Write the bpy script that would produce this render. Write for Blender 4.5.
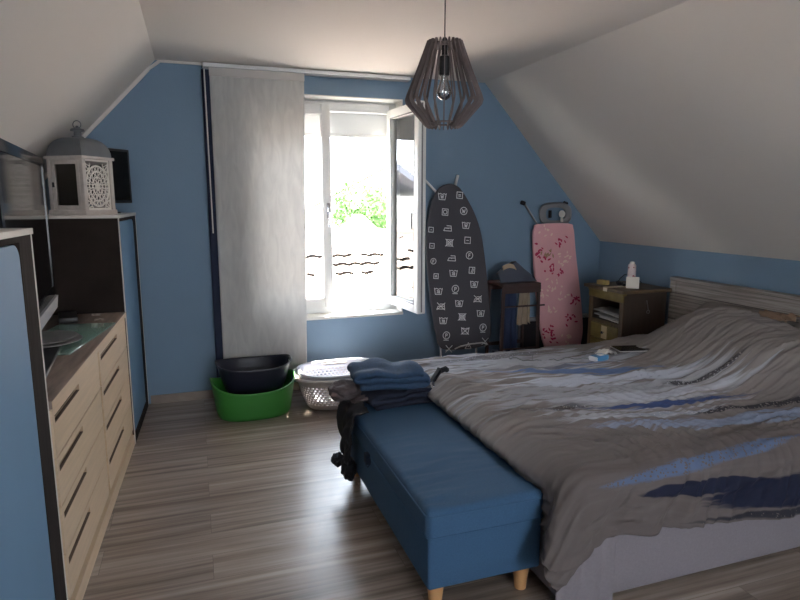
import bpy, bmesh, math, random
from mathutils import Vector, Matrix, noise
PI = math.pi
random.seed(7)
S = bpy.context.scene
COL = S.collection
for o in list(bpy.data.objects): bpy.data.objects.remove(o)

# ------------------------------------------------------------------ camera, light
H = 1.6
cam_d = bpy.data.cameras.new('camera'); cam = bpy.data.objects.new('camera', cam_d); COL.objects.link(cam)
cam.location = (0, 0, H)
cam.rotation_euler = (math.radians(90 - 9.42), 0, math.radians(-18.8))
cam_d.sensor_width = 36; cam_d.lens = 36 * 600 / 800; cam_d.clip_start = 0.02
S.camera = cam

W = bpy.data.worlds.new('World'); S.world = W; W.use_nodes = True
wn = W.node_tree.nodes; wl = W.node_tree.links
bg = wn['Background']
tcn = wn.new('ShaderNodeTexCoord'); sep = wn.new('ShaderNodeSeparateXYZ'); rmp = wn.new('ShaderNodeValToRGB')
wl.new(tcn.outputs['Generated'], sep.inputs[0]); wl.new(sep.outputs['Z'], rmp.inputs[0]); wl.new(rmp.outputs[0], bg.inputs['Color'])
rmp.color_ramp.elements[0].position = 0.0; rmp.color_ramp.elements[0].color = (0.88, 0.93, 1.0, 1)
rmp.color_ramp.elements[1].position = 0.8; rmp.color_ramp.elements[1].color = (0.72, 0.84, 1.0, 1)
bg.inputs['Strength'].default_value = 14.0

sun_d = bpy.data.lights.new('sun', 'SUN'); sun_d.energy = 60; sun_d.angle = 0.012; sun_d.color = (1, .95, .87)
sun = bpy.data.objects.new('sun', sun_d); COL.objects.link(sun)
sun.rotation_euler = Vector((-.32, -.43, -1)).to_track_quat('-Z', 'Y').to_euler()

def area(name, loc, d, sx, sy, power, color=(1, 1, 1), portal=False):
    L = bpy.data.lights.new(name, 'AREA'); L.shape = 'RECTANGLE'; L.size = sx; L.size_y = sy; L.energy = power; L.color = color
    if portal: L.cycles.is_portal = True
    o = bpy.data.objects.new(name, L); COL.objects.link(o); o.location = loc
    o.rotation_euler = Vector(d).to_track_quat('-Z', 'Y').to_euler()
    return o
area('window_portal', (1.05, 5.36, 1.53), (0, -1, 0), 1.4, 1.9, 1, portal=True)
# fill light added behind the camera, set at an unseen made-up window
area('rear_fill_light', (1.2, -2.42, 1.5), (0, 1, -.05), 1.5, 1.5, 6, (1, .99, .98))

S.view_settings.view_transform = 'Standard'; S.view_settings.look = 'None'
S.view_settings.exposure = 0.36; S.view_settings.gamma = 1.0; S.view_settings.use_curve_mapping = False

# ------------------------------------------------------------------ helpers
def lin(r, g, b):
    f = lambda c: (c / 255 / 12.92) if c / 255 <= .04045 else ((c / 255 + .055) / 1.055) ** 2.4
    return (f(r), f(g), f(b), 1)

def mat(name, col, rough=.6, metal=0, var=0, vscale=(6, 6, 6), bump=0, bscale=(60, 60, 60), spec=.5, coat=0):
    """plain procedural material: base colour, optional noise variation and bump"""
    m = bpy.data.materials.new(name); m.use_nodes = True
    nt = m.node_tree; N = nt.nodes; L = nt.links
    b = N['Principled BSDF']
    b.inputs['Base Color'].default_value = col; b.inputs['Roughness'].default_value = rough
    b.inputs['Metallic'].default_value = metal; b.inputs['Specular IOR Level'].default_value = spec
    b.inputs['Coat Weight'].default_value = coat
    tc = N.new('ShaderNodeTexCoord')
    if var:
        mp = N.new('ShaderNodeMapping'); mp.inputs['Scale'].default_value = vscale
        nz = N.new('ShaderNodeTexNoise'); nz.inputs['Detail'].default_value = 6; nz.inputs['Scale'].default_value = 1
        L.new(tc.outputs['Object'], mp.inputs[0]); L.new(mp.outputs[0], nz.inputs['Vector'])
        cr = N.new('ShaderNodeValToRGB')
        cr.color_ramp.elements[0].position = .3; cr.color_ramp.elements[1].position = .7
        cr.color_ramp.elements[0].color = tuple(c * (1 - var) for c in col[:3]) + (1,)
        cr.color_ramp.elements[1].color = tuple(min(1, c * (1 + var)) for c in col[:3]) + (1,)
        L.new(nz.outputs['Fac'], cr.inputs[0]); L.new(cr.outputs[0], b.inputs['Base Color'])
    if bump:
        mp2 = N.new('ShaderNodeMapping'); mp2.inputs['Scale'].default_value = bscale
        n2 = N.new('ShaderNodeTexNoise'); n2.inputs['Detail'].default_value = 4; n2.inputs['Scale'].default_value = 1
        bp = N.new('ShaderNodeBump'); bp.inputs['Strength'].default_value = bump; bp.inputs['Distance'].default_value = .01
        L.new(tc.outputs['Object'], mp2.inputs[0]); L.new(mp2.outputs[0], n2.inputs['Vector'])
        L.new(n2.outputs['Fac'], bp.inputs['Height']); L.new(bp.outputs[0], b.inputs['Normal'])
    return m

def glass_mat(name, tint=(1, 1, 1, 1), alpha_reflect=.12):
    m = bpy.data.materials.new(name); m.use_nodes = True
    nt = m.node_tree; N = nt.nodes; L = nt.links
    N.remove(N['Principled BSDF'])
    t = N.new('ShaderNodeBsdfTransparent'); t.inputs[0].default_value = tint
    g = N.new('ShaderNodeBsdfGlossy'); g.inputs['Roughness'].default_value = .02
    fr = N.new('ShaderNodeFresnel'); fr.inputs[0].default_value = 1.5
    ad = N.new('ShaderNodeMath'); ad.operation = 'MULTIPLY_ADD'; ad.inputs[1].default_value = 1.0; ad.inputs[2].default_value = alpha_reflect * .2; ad.use_clamp = True
    mx = N.new('ShaderNodeMixShader')
    L.new(fr.outputs[0], ad.inputs[0]); L.new(ad.outputs[0], mx.inputs[0]); L.new(t.outputs[0], mx.inputs[1]); L.new(g.outputs[0], mx.inputs[2])
    L.new(mx.outputs[0], N['Material Output'].inputs[0])
    return m

class MB:
    def __init__(s): s.bm = bmesh.new(); s.mi = 0
    def _fin(s, fs):
        for f in fs: f.material_index = s.mi
    def box(s, lo, hi, bevel=0, seg=2, M=None):
        c = [(a + b) / 2 for a, b in zip(lo, hi)]; d = [abs(b - a) for a, b in zip(lo, hi)]
        r = bmesh.ops.create_cube(s.bm, size=1, matrix=Matrix.Translation(c) @ Matrix.Diagonal((*d, 1)))
        vs = r['verts']; fs = {f for v in vs for f in v.link_faces}
        if bevel:
            es = {e for v in vs for e in v.link_edges}
            rb = bmesh.ops.bevel(s.bm, geom=list(es), offset=bevel, segments=seg, profile=.5, affect='EDGES')
            vs = [v for v in rb['verts']]; fs = {f for v in vs for f in v.link_faces}
            vs = {v for f in fs for v in f.verts}
        s._fin(fs)
        if M is not None:
            bmesh.ops.transform(s.bm, matrix=M, verts=list(vs))
        return s
    def prism(s, pts, d, axis='Y', a0=0):
        """outline pts (2D) extruded from a0 to a0+d along axis"""
        def P(p, h):
            if axis == 'Y': return (p[0], h, p[1])
            if axis == 'X': return (h, p[0], p[1])
            return (p[0], p[1], h)
        A = [s.bm.verts.new(P(p, a0)) for p in pts]; B = [s.bm.verts.new(P(p, a0 + d)) for p in pts]
        fs = [s.bm.faces.new(A), s.bm.faces.new(B[::-1])]
        n = len(pts)
        for i in range(n): fs.append(s.bm.faces.new((A[i], B[i], B[(i + 1) % n], A[(i + 1) % n])))
        s._fin(fs); return s
    def tube(s, pts, r, seg=8, caps=True, closed=False):
        pts = [Vector(p) for p in pts]; n = len(pts); rings = []
        rr = r if isinstance(r, (list, tuple)) else [r] * n
        up = None
        for i, p in enumerate(pts):
            if closed: t = (pts[(i + 1) % n] - pts[i - 1]).normalized()
            else: t = (pts[min(i + 1, n - 1)] - pts[max(i - 1, 0)]).normalized()
            if up is None:
                up = t.orthogonal().normalized()
            up = (up - t * up.dot(t))
            up = up.normalized() if up.length > 1e-6 else t.orthogonal().normalized()
            w = t.cross(up)
            rings.append([s.bm.verts.new(p + (up * math.cos(2 * PI * k / seg) + w * math.sin(2 * PI * k / seg)) * rr[i]) for k in range(seg)])
        fs = []
        m = n if closed else n - 1
        for i in range(m):
            a, b = rings[i], rings[(i + 1) % n]
            for k in range(seg): fs.append(s.bm.faces.new((a[k], a[(k + 1) % seg], b[(k + 1) % seg], b[k])))
        if caps and not closed: fs += [s.bm.faces.new(rings[0][::-1]), s.bm.faces.new(rings[-1])]
        s._fin(fs); return s
    def lathe(s, prof, c=(0, 0, 0), seg=24, M=None):
        rings = []
        for r, z in prof:
            rings.append([s.bm.verts.new((c[0] + max(r, 1e-4) * math.cos(2 * PI * k / seg), c[1] + max(r, 1e-4) * math.sin(2 * PI * k / seg), c[2] + z)) for k in range(seg)])
        fs = []
        for a, b in zip(rings, rings[1:]):
            for k in range(seg): fs.append(s.bm.faces.new((a[k], a[(k + 1) % seg], b[(k + 1) % seg], b[k])))
        fs += [s.bm.faces.new(rings[0][::-1]), s.bm.faces.new(rings[-1])]
        s._fin(fs)
        if M is not None: bmesh.ops.transform(s.bm, matrix=M, verts=[v for r in rings for v in r])
        return s
    def grid(s, fn, nu, nv, wrap_u=False, skip=None, uv=None):
        V = [[s.bm.verts.new(fn(i / (nu if wrap_u else nu - 1), j / (nv - 1))) for i in range(nu)] for j in range(nv)]
        lay = s.bm.loops.layers.uv.verify() if uv else None
        fs = []
        for j in range(nv - 1):
            for i in range(nu if wrap_u else nu - 1):
                if skip and skip(i, j): continue
                i2 = (i + 1) % nu
                f = s.bm.faces.new((V[j][i], V[j][i2], V[j + 1][i2], V[j + 1][i])); fs.append(f)
                if uv:
                    for l, (ii, jj) in zip(f.loops, ((i, j), (i + 1, j), (i + 1, j + 1), (i, j + 1))):
                        l[lay].uv = uv(ii / (nu - 1), jj / (nv - 1))
        s._fin(fs); return s
    def build(s, name, mats, parent=None, smooth=True, solid=0, sub=0, loc=None, rot=None, recalc=True, angle=35):
        if recalc: bmesh.ops.recalc_face_normals(s.bm, faces=s.bm.faces)
        me = bpy.data.meshes.new(name); s.bm.to_mesh(me); s.bm.free()
        for m in (mats if isinstance(mats, (list, tuple)) else [mats]): me.materials.append(m)
        if smooth:
            me.polygons.foreach_set('use_smooth', [True] * len(me.polygons))
            try: me.set_sharp_from_angle(angle=math.radians(angle))
            except Exception: pass
        o = bpy.data.objects.new(name, me); COL.objects.link(o)
        if parent: o.parent = parent
        if loc: o.location = loc
        if rot: o.rotation_euler = rot
        if solid:
            md = o.modifiers.new('solid', 'SOLIDIFY'); md.thickness = solid; md.offset = 0
        if sub:
            md = o.modifiers.new('sub', 'SUBSURF'); md.levels = sub; md.render_levels = sub
        return o

def tag(o, label, cat, group=None, kind=None):
    o['label'] = label; o['category'] = cat
    if group: o['group'] = group
    if kind: o['kind'] = kind
    return o
def thing(name, label, cat, loc=(0, 0, 0), rz=0, group=None):
    o = bpy.data.objects.new(name, None); COL.objects.link(o); o.location = loc; o.rotation_euler = (0, 0, rz); o.empty_display_size = .1
    return tag(o, label, cat, group)
def struct(o):
    o['kind'] = 'structure'; return o
def sm(a, b, x):
    t = max(0, min(1, (x - a) / (b - a))); return t * t * (3 - 2 * t)
def nz(x, y, z=0): return noise.noise(Vector((x, y, z)))
def rotm(loc, rx=0, ry=0, rz=0):
    return Matrix.Translation(loc) @ Matrix.Rotation(rz, 4, 'Z') @ Matrix.Rotation(ry, 4, 'Y') @ Matrix.Rotation(rx, 4, 'X')

# ------------------------------------------------------------------ materials
M_wallblue = mat('blue wall paint', lin(114, 138, 160), .75, var=.03, vscale=(2, 2, 2), bump=.12, bscale=(90, 90, 90))
M_white = mat('white ceiling paint', lin(214, 207, 200), .85, var=.015, vscale=(1.5, 1.5, 1.5), bump=.08, bscale=(50, 50, 50))
M_revealw = mat('white reveal paint', lin(225, 222, 216), .7)
M_pvc = mat('white window plastic', lin(232, 232, 230), .35)
M_gasket = mat('grey window gasket', lin(120, 122, 125), .6)
M_metalg = mat('grey metal', lin(150, 150, 152), .4, metal=.7)
M_chrome = mat('chrome', lin(200, 200, 205), .2, metal=1)
M_black = mat('black plastic', lin(22, 22, 25), .4)
M_rubber = mat('black rubber', lin(18, 18, 20), .7)
M_whitel = mat('white laminate', lin(205, 198, 190), .4)
M_cabd = mat('dark brown wenge', lin(44, 37, 34), .85, var=.25, vscale=(4, 40, 4), bump=.1, bscale=(5, 90, 5), spec=.12)
M_cabfront = mat('blue cabinet front', lin(104, 138, 168), .6, var=.03, vscale=(3, 3, 1), spec=.25)
M_oak = mat('pale oak laminate', lin(205, 180, 150), .45, var=.07, vscale=(30, 3, 60), bump=.04, bscale=(60, 4, 120))
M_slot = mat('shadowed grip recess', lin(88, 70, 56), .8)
M_counter = mat('dark rustic wood top', lin(124, 106, 96), .45, var=.35, vscale=(28, 3.5, 10), bump=.15, bscale=(60, 6, 20))
M_navy = mat('navy bench fabric', lin(54, 88, 120), .85, var=.08, vscale=(160, 160, 160), bump=.4, bscale=(420, 420, 420))
M_navyd = M_navy
M_beech = mat('beech wood', lin(200, 150, 100), .45, var=.1, vscale=(20, 20, 4))
M_base = mat('grey bed base fabric', lin(128, 121, 126), .9, var=.05, vscale=(90, 90, 90), bump=.3, bscale=(300, 300, 300))
M_mattress = mat('white mattress fabric', lin(200, 198, 195), .9)
M_pillow = mat('taupe pillow fabric', lin(128, 120, 114), .9, bump=.2, bscale=(30, 30, 30))
M_head = None

def wood_planks(name, c1, c2, c3, plank_w, plank_l, rough, grain=(3, 60), gap=.006, axis='X', bumpd=.2):
    m = bpy.data.materials.new(name); m.use_nodes = True
    nt = m.node_tree; N = nt.nodes; L = nt.links; b = N['Principled BSDF']
    tc = N.new('ShaderNodeTexCoord'); mp = N.new('ShaderNodeMapping')
    if axis == 'YZ':   # planks along Y, rows along Z
        mp.inputs['Rotation'].default_value = (0, math.radians(90), math.radians(90))
    L.new(tc.outputs['Object'], mp.inputs[0])
    if axis == 'YZ':
        sp = N.new('ShaderNodeSeparateXYZ'); cb = N.new('ShaderNodeCombineXYZ')
        L.new(tc.outputs['Object'], sp.inputs[0]); L.new(sp.outputs['Y'], cb.inputs['X']); L.new(sp.outputs['Z'], cb.inputs['Y'])
        vec = cb.outputs[0]
    else: vec = tc.outputs['Object']
    br = N.new('ShaderNodeTexBrick'); br.inputs['Scale'].default_value = 1
    br.inputs['Brick Width'].default_value = plank_l; br.inputs['Row Height'].default_value = plank_w
    br.inputs['Mortar Size'].default_value = gap * .5; br.offset = .37; br.inputs['Mortar Smooth'].default_value = .1
    br.inputs['Color1'].default_value = (0, 0, 0, 1); br.inputs['Color2'].default_value = (1, 1, 1, 1); br.inputs['Mortar'].default_value = (.5, .5, .5, 1)
    L.new(vec, br.inputs['Vector'])
    mg = N.new('ShaderNodeMapping'); mg.inputs['Scale'].default_value = (grain[0], grain[1], 1)
    L.new(vec, mg.inputs[0])
    sh = N.new('ShaderNodeVectorMath'); sh.operation = 'MULTIPLY_ADD'; sh.inputs[1].default_value = (13, 7, 3)
    L.new(br.outputs['Color'], sh.inputs[0]); L.new(mg.outputs[0], sh.inputs[2])
    n1 = N.new('ShaderNodeTexNoise'); n1.inputs['Scale'].default_value = 1; n1.inputs['Detail'].default_value = 8; n1.inputs['Roughness'].default_value = .62; n1.inputs['Distortion'].default_value = .4
    L.new(sh.outputs[0], n1.inputs['Vector'])
    mg2 = N.new('ShaderNodeMapping'); mg2.inputs['Scale'].default_value = (grain[0] * .35, grain[1] * .17, 1)
    L.new(sh.outputs[0], mg2.inputs[0])
    n2 = N.new('ShaderNodeTexNoise'); n2.inputs['Scale'].default_value = 1; n2.inputs['Detail'].default_value = 3
    L.new(mg2.outputs[0], n2.inputs['Vector'])
    ad = N.new('ShaderNodeMath'); ad.operation = 'ADD'; L.new(n1.outputs['Fac'], ad.inputs[0]); L.new(n2.outputs['Fac'], ad.inputs[1])
    ad2 = N.new('ShaderNodeMath'); ad2.operation = 'MULTIPLY_ADD'; ad2.inputs[1].default_value = .16
    bw = N.new('ShaderNodeRGBToBW'); L.new(br.outputs['Color'], bw.inputs[0])
    L.new(bw.outputs[0], ad2.inputs[0]); L.new(ad.outputs[0], ad2.inputs[2])
    sc = N.new('ShaderNodeMath'); sc.operation = 'MULTIPLY'; sc.inputs[1].default_value = .46; L.new(ad2.outputs[0], sc.inputs[0])
    cr = N.new('ShaderNodeValToRGB'); e = cr.color_ramp.elements
    e[0].position = .37; e[0].color = c1; e[1].position = .63; e[1].color = c3
    k = e.new(.5); k.color = c2
    L.new(sc.outputs[0], cr.inputs[0])
    mx = N.new('ShaderNodeMix'); mx.data_type = 'RGBA'; mx.inputs['B'].default_value = tuple(c * .7 for c in c1[:3]) + (1,)
    L.new(br.outputs['Fac'], mx.inputs['Factor']); L.new(cr.outputs[0], mx.inputs['A'])
    L.new(mx.outputs['Result'], b.inputs['Base Color'])
    b.inputs['Roughness'].default_value = rough
    bp = N.new('ShaderNodeBump'); bp.inputs['Strength'].default_value = bumpd; bp.inputs['Distance'].default_value = .002
    L.new(n1.outputs['Fac'], bp.inputs['Height']); L.new(bp.outputs[0], b.inputs['Normal'])
    return m
M_floor = wood_planks('grey brown laminate planks', lin(104, 90, 81), lin(142, 128, 117), lin(172, 159, 149), .19, 1.28, .30, grain=(1.3, 15), gap=.0016, bumpd=.12)
M_head = wood_planks('weathered grey wood planks', lin(100, 93, 90), lin(142, 134, 129), lin(176, 168, 162), .215, 3.0, .7, grain=(2.2, 34), gap=.008, axis='YZ', bumpd=.4)

# ------------------------------------------------------------------ room shell
XL, XR, YB, YF, ZC = -1.5, 3.78, 4.98, -2.5, 2.62
cxl, cxr = -0.21, 2.484      # where the flat ceiling meets the slopes
ZK_R = 1.206; ZK_L = ZC - (cxl - XL) * 1.068
m = MB(); m.box((XL - .1, YF - .1, -.12), (XR + .1, YB + .38, 0)); struct(m.build('floor', M_floor, smooth=False))
# ceiling with two slopes as one continuous mesh
m = MB()
T = .16
m.prism([(XL - .2, ZK_L - .2 * 1.068), (cxl, ZC), (cxr, ZC), (XR + .2, ZK_R - .2 * 1.0937),
         (XR + .2, ZK_R - .2 * 1.0937 + .25), (cxr + .1, ZC + T), (cxl - .1, ZC + T), (XL - .2, ZK_L - .2 * 1.068 + .25)], YB - YF + .5, 'Y', YF - .1)
struct(m.build('ceiling', M_white, smooth=False))
m = MB(); m.box((XL - .12, YF, 0), (XL, YB, ZK_L)); struct(m.build('wall_left', M_wallblue, smooth=False))
m = MB(); m.box((XR, YF, 0), (XR + .12, YB, ZK_R)); struct(m.build('wall_right', M_wallblue, smooth=False))
# gable wall with the window opening
WX0, WX1, WZ0, WZ1 = .38, 1.72, .61, 2.44
def gable(m, y0, d, holes):
    x0, x1, z0, z1 = holes
    m.prism([(XL, 0), (x0, 0), (x0, ZC), (cxl, ZC), (XL, ZK_L)], d, 'Y', y0)
    m.prism([(x0, 0), (x1, 0), (x1, z0), (x0, z0)], d, 'Y', y0)
    m.prism([(x0, z1), (x1, z1), (x1, ZC), (x0, ZC)], d, 'Y', y0)
    m.prism([(x1, 0), (XR, 0), (XR, ZK_R), (cxr, ZC), (x1, ZC)], d, 'Y', y0)
m = MB(); gable(m, YB, .36, (WX0, WX1, WZ0, WZ1))
struct(m.build('wall_back', M_wallblue, smooth=False))
m = MB(); gable(m, YF - .12, .12, (.45, 1.95, .75, 2.25)); struct(m.build('wall_front', M_wallblue, smooth=False))
# white lining of the window reveal
m = MB(); e = .008
m.box((WX0, YB + .001, WZ0), (WX0 + e, 5.34, WZ1)); m.box((WX1 - e, YB + .001, WZ0), (WX1, 5.34, WZ1)); m.box((WX0, YB + .001, WZ1 - e), (WX1, 5.34, WZ1))
struct(m.build('trim_1', M_revealw, smooth=False))
m = MB(); m.box((WX0, YB - .02, WZ0 - .012), (WX1, 5.34, WZ0 + .012), .004); struct(m.build('trim_2', M_revealw))
# cove strip where the left slope meets the gable wall
m = MB()
def strip(p, q, w=.024, d=.02):
    p = Vector((p[0], 0, p[1])); q = Vector((q[0], 0, q[1])); t = (q - p).normalized(); n = Vector((t.z, 0, -t.x))
    if n.z > 0: n = -n
    m.prism([(v.x, v.z) for v in (p, q, q + n * w, p + n * w)], d, 'Y', YB - d)
strip((XL, ZK_L), (cxl - .06, ZC - .064)); strip((cxl - .06, ZC - .064), (cxl + .02, ZC - .004), .02); strip((cxl + .02, ZC), (.12, ZC), .016)
struct(m.build('trim_3', M_white, smooth=False))
m = MB()
m.box((-.4, YB - .014, 0), (XR - .02, YB, .068)); struct(m.build('baseboard_back', M_floor, smooth=False))
m = MB(); m.box((XR - .014, YF + .1, 0), (XR, YB - .02, .068)); struct(m.build('baseboard_right', M_floor, smooth=False))

# ------------------------------------------------------------------ window
M_glass = glass_mat('window glass')
M_glass_s = glass_mat('window sash glass', (.86, .89, .9, 1), .5)
def frame_rect(m, x0, x1, z0, z1, y0, y1, w, bev=.006):
    m.box((x0, y0, z0), (x0 + w, y1, z1), bev); m.box((x1 - w, y0, z0), (x1, y1, z1), bev)
    m.box((x0 + w, y0, z0), (x1 - w, y1, z0 + w), bev); m.box((x0 + w, y0, z1 - w), (x1 - w, y1, z1), bev)
WY = 5.13
win = bpy.data.objects.new('window_1', None); COL.objects.link(win); win['kind'] = 'structure'
m = MB(); frame_rect(m, WX0, WX1, .622, 2.41, WY, WY + .09, .07); m.box((WX0, WY + .03, 2.40), (WX1, WY + .2, 2.437)); m.build('window_frame', M_pvc, win)
# fixed-closed left sash
m = MB(); frame_rect(m, WX0 + .06, 1.12, .68, 2.385, WY - .03, WY + .05, .075); ls = m.build('window_sash', M_pvc, win)
m = MB(); m.box((WX0 + .13, WY + .005, .75), (1.05, WY + .015, 2.315)); m.build('pane', M_glass, ls)
m = MB(); m.box((1.075, WY - .052, 1.45), (1.1, WY - .03, 1.58), .004); m.tube([(1.087, WY - .05, 1.5), (1.087, WY - .075, 1.5), (1.087, WY - .075, 1.38)], .008); m.build('window_handle', M_chrome, ls)
# open right sash, hinged at the right jamb and swung into the room
os_ = bpy.data.objects.new('window_sash', None); COL.objects.link(os_); os_.parent = win
os_.location = (1.655, WY - .015, 0); os_.rotation_euler = (0, 0, math.radians(-84.5))
SW = .62
m = MB(); frame_rect(m, 0, SW, .685, 2.36, -.035, .035, .075); fr = m.build('sash_frame', M_pvc, os_)
m = MB(); m.box((.07, -.006, .755), (SW - .07, .006, 2.29)); m.build('pane', M_glass_s, os_)
m = MB(); frame_rect(m, .068, SW - .068, .753, 2.292, -.037, -.030, .010, .001); frame_rect(m, .068, SW - .068, .753, 2.292, .030, .037, .010, .001)
m.box((SW - .001, -.006, .70), (SW + .003, .006, 2.345)); m.build('gasket', M_gasket, os_)
m = MB(); m.tube([(SW - .035, -.036, 1.5), (SW - .035, -.075, 1.5), (SW - .035, -.075, 1.37)], .008); m.build('window_handle', M_chrome, os_)
# roller shutter pulled nearly all the way up, outside the frame
m = MB()
m.box((WX0 + .05, 5.24, 2.16), (WX1 - .05, 5.25, 2.39), .002)
m.box((WX0 + .05, 5.236, 2.14), (WX1 - .05, 5.256, 2.166), .004); m.box((WX0, 5.22, 2.38), (WX1, 5.34, 2.44))
m.box((WX0, 5.225, .63), (WX0 + .045, 5.265, 2.4)); m.box((WX1 - .045, 5.225, .63), (WX1, 5.265, 2.4))
m.build('roller_shutter', M_pvc, win)

# made-up opening behind the camera for the added fill light, plainly framed
w2 = bpy.data.objects.new('added_window_2', None); COL.objects.link(w2); w2['kind'] = 'structure'
m = MB(); frame_rect(m, .45, 1.95, .75, 2.25, YF - .09, YF - .03, .06); m.box((1.17, YF - .09, .8), (1.23, YF - .03, 2.2)); m.build('window_frame', M_pvc, w2)  # frame of the added window behind the camera

# ------------------------------------------------------------------ outside
M_tile = mat('pale terracotta roof tiles', lin(225, 200, 180), .8, var=.12, vscale=(3, 3, 3))
M_render = mat('cream house render', lin(235, 228, 215), .85)
M_leaf = mat('green leaves', lin(58, 94, 28), .8, var=.3, vscale=(5, 5, 5))
M_trunk = mat('tree bark', lin(90, 75, 60), .9)
M_lawn = mat('pale garden ground', lin(170, 168, 150), .95, var=.1)
g = MB(); g.box((-40, 5.6, -3.4), (50, 70, -3.3)); struct(g.build('ground', M_lawn, smooth=False))
# lower roof of the neighbouring wing, tiles in courses running across
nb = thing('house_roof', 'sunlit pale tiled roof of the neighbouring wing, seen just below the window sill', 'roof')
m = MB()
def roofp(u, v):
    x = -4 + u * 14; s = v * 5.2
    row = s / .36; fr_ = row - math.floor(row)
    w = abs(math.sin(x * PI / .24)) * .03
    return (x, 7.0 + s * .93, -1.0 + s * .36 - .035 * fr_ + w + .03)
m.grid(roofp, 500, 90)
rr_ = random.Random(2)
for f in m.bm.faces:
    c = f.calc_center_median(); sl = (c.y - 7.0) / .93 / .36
    if sl - math.floor(sl) > .86 and noise.noise(Vector((c.x * 2.2, math.floor(sl) * 3.7, 0))) > -.12: f.material_index = 1  # last strip of each course coloured near-black as the shadow between courses
m.build('roof_tiles', [M_tile, mat('painted tile course shadow', lin(20, 17, 15), 1, spec=0)], nb, angle=60)
m = MB(); m.box((-4, 7.1, -3.3), (10, 11.7, -1.05)); m.build('house_wall', M_render, nb, smooth=False)
m = MB()
def ridge(x): return
m.tube([(-4 + i * .35, 11.84, .93 + .02 * (i % 2)) for i in range(41)], .10, 10); m.build('ridge_tiles', M_tile, nb)
nc = thing('chimney', 'small terracotta chimney cap poking above the neighbouring roof', 'chimney', (3.35, 12.6, -3.3))
m = MB(); m.box((-.28, -.28, 0), (.28, .28, 4.25)); m.build('chimney_stack', M_render, nc, smooth=False)
m = MB(); m.prism([(-.4, 4.25), (.4, 4.25), (0, 4.6)], .7, 'Y', -.35); m.build('chimney_cap', M_tile, nc, smooth=False)
nd = thing('house', 'pale gabled house with tiled roof beyond the neighbouring roof ridge', 'house', (9.5, 24, -3.3))
m = MB(); m.prism([(-5, 0), (5, 0), (5, 4.6), (0, 7.2), (-5, 4.6)], 6, 'Y', 0); m.build('house_wall', M_render, nd, smooth=False)
m = MB(); m.prism([(-5.4, 4.5), (0, 7.3), (5.4, 4.5), (5.4, 4.75), (0, 7.55), (-5.4, 4.75)], 6.6, 'Y', -.3); m.build('roof', M_tile, nd, smooth=False)
ne = thing('house', 'neighbouring house with grey eaves and gutter, seen through the closed left sash', 'house', (.2, 12.6, -3.3))
m = MB(); m.box((-3.5, 0, 0), (1.2, 6, 5.0)); m.build('house_wall', M_render, ne, smooth=False)
m = MB(); m.prism([(1.75, 4.75), (-1, 6.6), (-3.8, 4.9), (-3.8, 5.05), (-1, 6.8), (1.75, 4.95)], 6.6, 'Y', -.3); m.build('roof', mat('grey slate', lin(150, 152, 160), .7), ne, smooth=False)
m = MB(); m.tube([(1.8, -.3, 4.8), (1.8, 6.3, 4.8)], .07); m.build('gutter', M_metalg, ne)

def tree(loc, h, r, label, seed, n=4200):
    rnd = random.Random(seed)
    t = thing('tree', label, 'tree', loc)
    m = MB(); m.tube([(0, 0, 0), (.08, 0, h * .4), (-.05, .05, h * .75)], [.2, .15, .07], 8); m.tube([(0, 0, h * .4), (r * .4, 0, h * .75)], [.09, .04], 6); m.tube([(0, 0, h * .45), (-r * .4, .1, h * .8)], [.09, .04], 6); m.build('trunk', M_trunk, t)
    m = MB()
    blobs = [(rnd.uniform(-.6, .6) * r, rnd.uniform(-.6, .6) * r, h * .72 + rnd.uniform(-.35, .35) * r, rnd.uniform(.35, .6) * r) for _ in range(12)]
    for i in range(n):
        b = rnd.choice(blobs)
        d = Vector((rnd.gauss(0, 1), rnd.gauss(0, 1), rnd.gauss(0, 1))).normalized() * b[3] * rnd.uniform(.75, 1.05)
        c = Vector(b[:3]) + d
        a = Vector((rnd.gauss(0, 1), rnd.gauss(0, 1), rnd.gauss(0, 1))).normalized(); w = a.orthogonal().normalized()
        s = rnd.uniform(.06, .12)
        vs = [m.bm.verts.new(c + p) for p in (a * s, w * s * .5, -a * s, -w * s * .5)]
        m.bm.faces.new(vs)
    m.build('foliage', M_leaf, t, smooth=False, recalc=False)
tree((5.6, 20, -3.3), 5.6, 1.9, 'bright green leafy tree above the roofs in the middle of the window', 3)
tree((1.35, 11.0, -3.3), 4.3, .7, 'small green tree low behind the closed left sash', 5, 1500)

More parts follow.
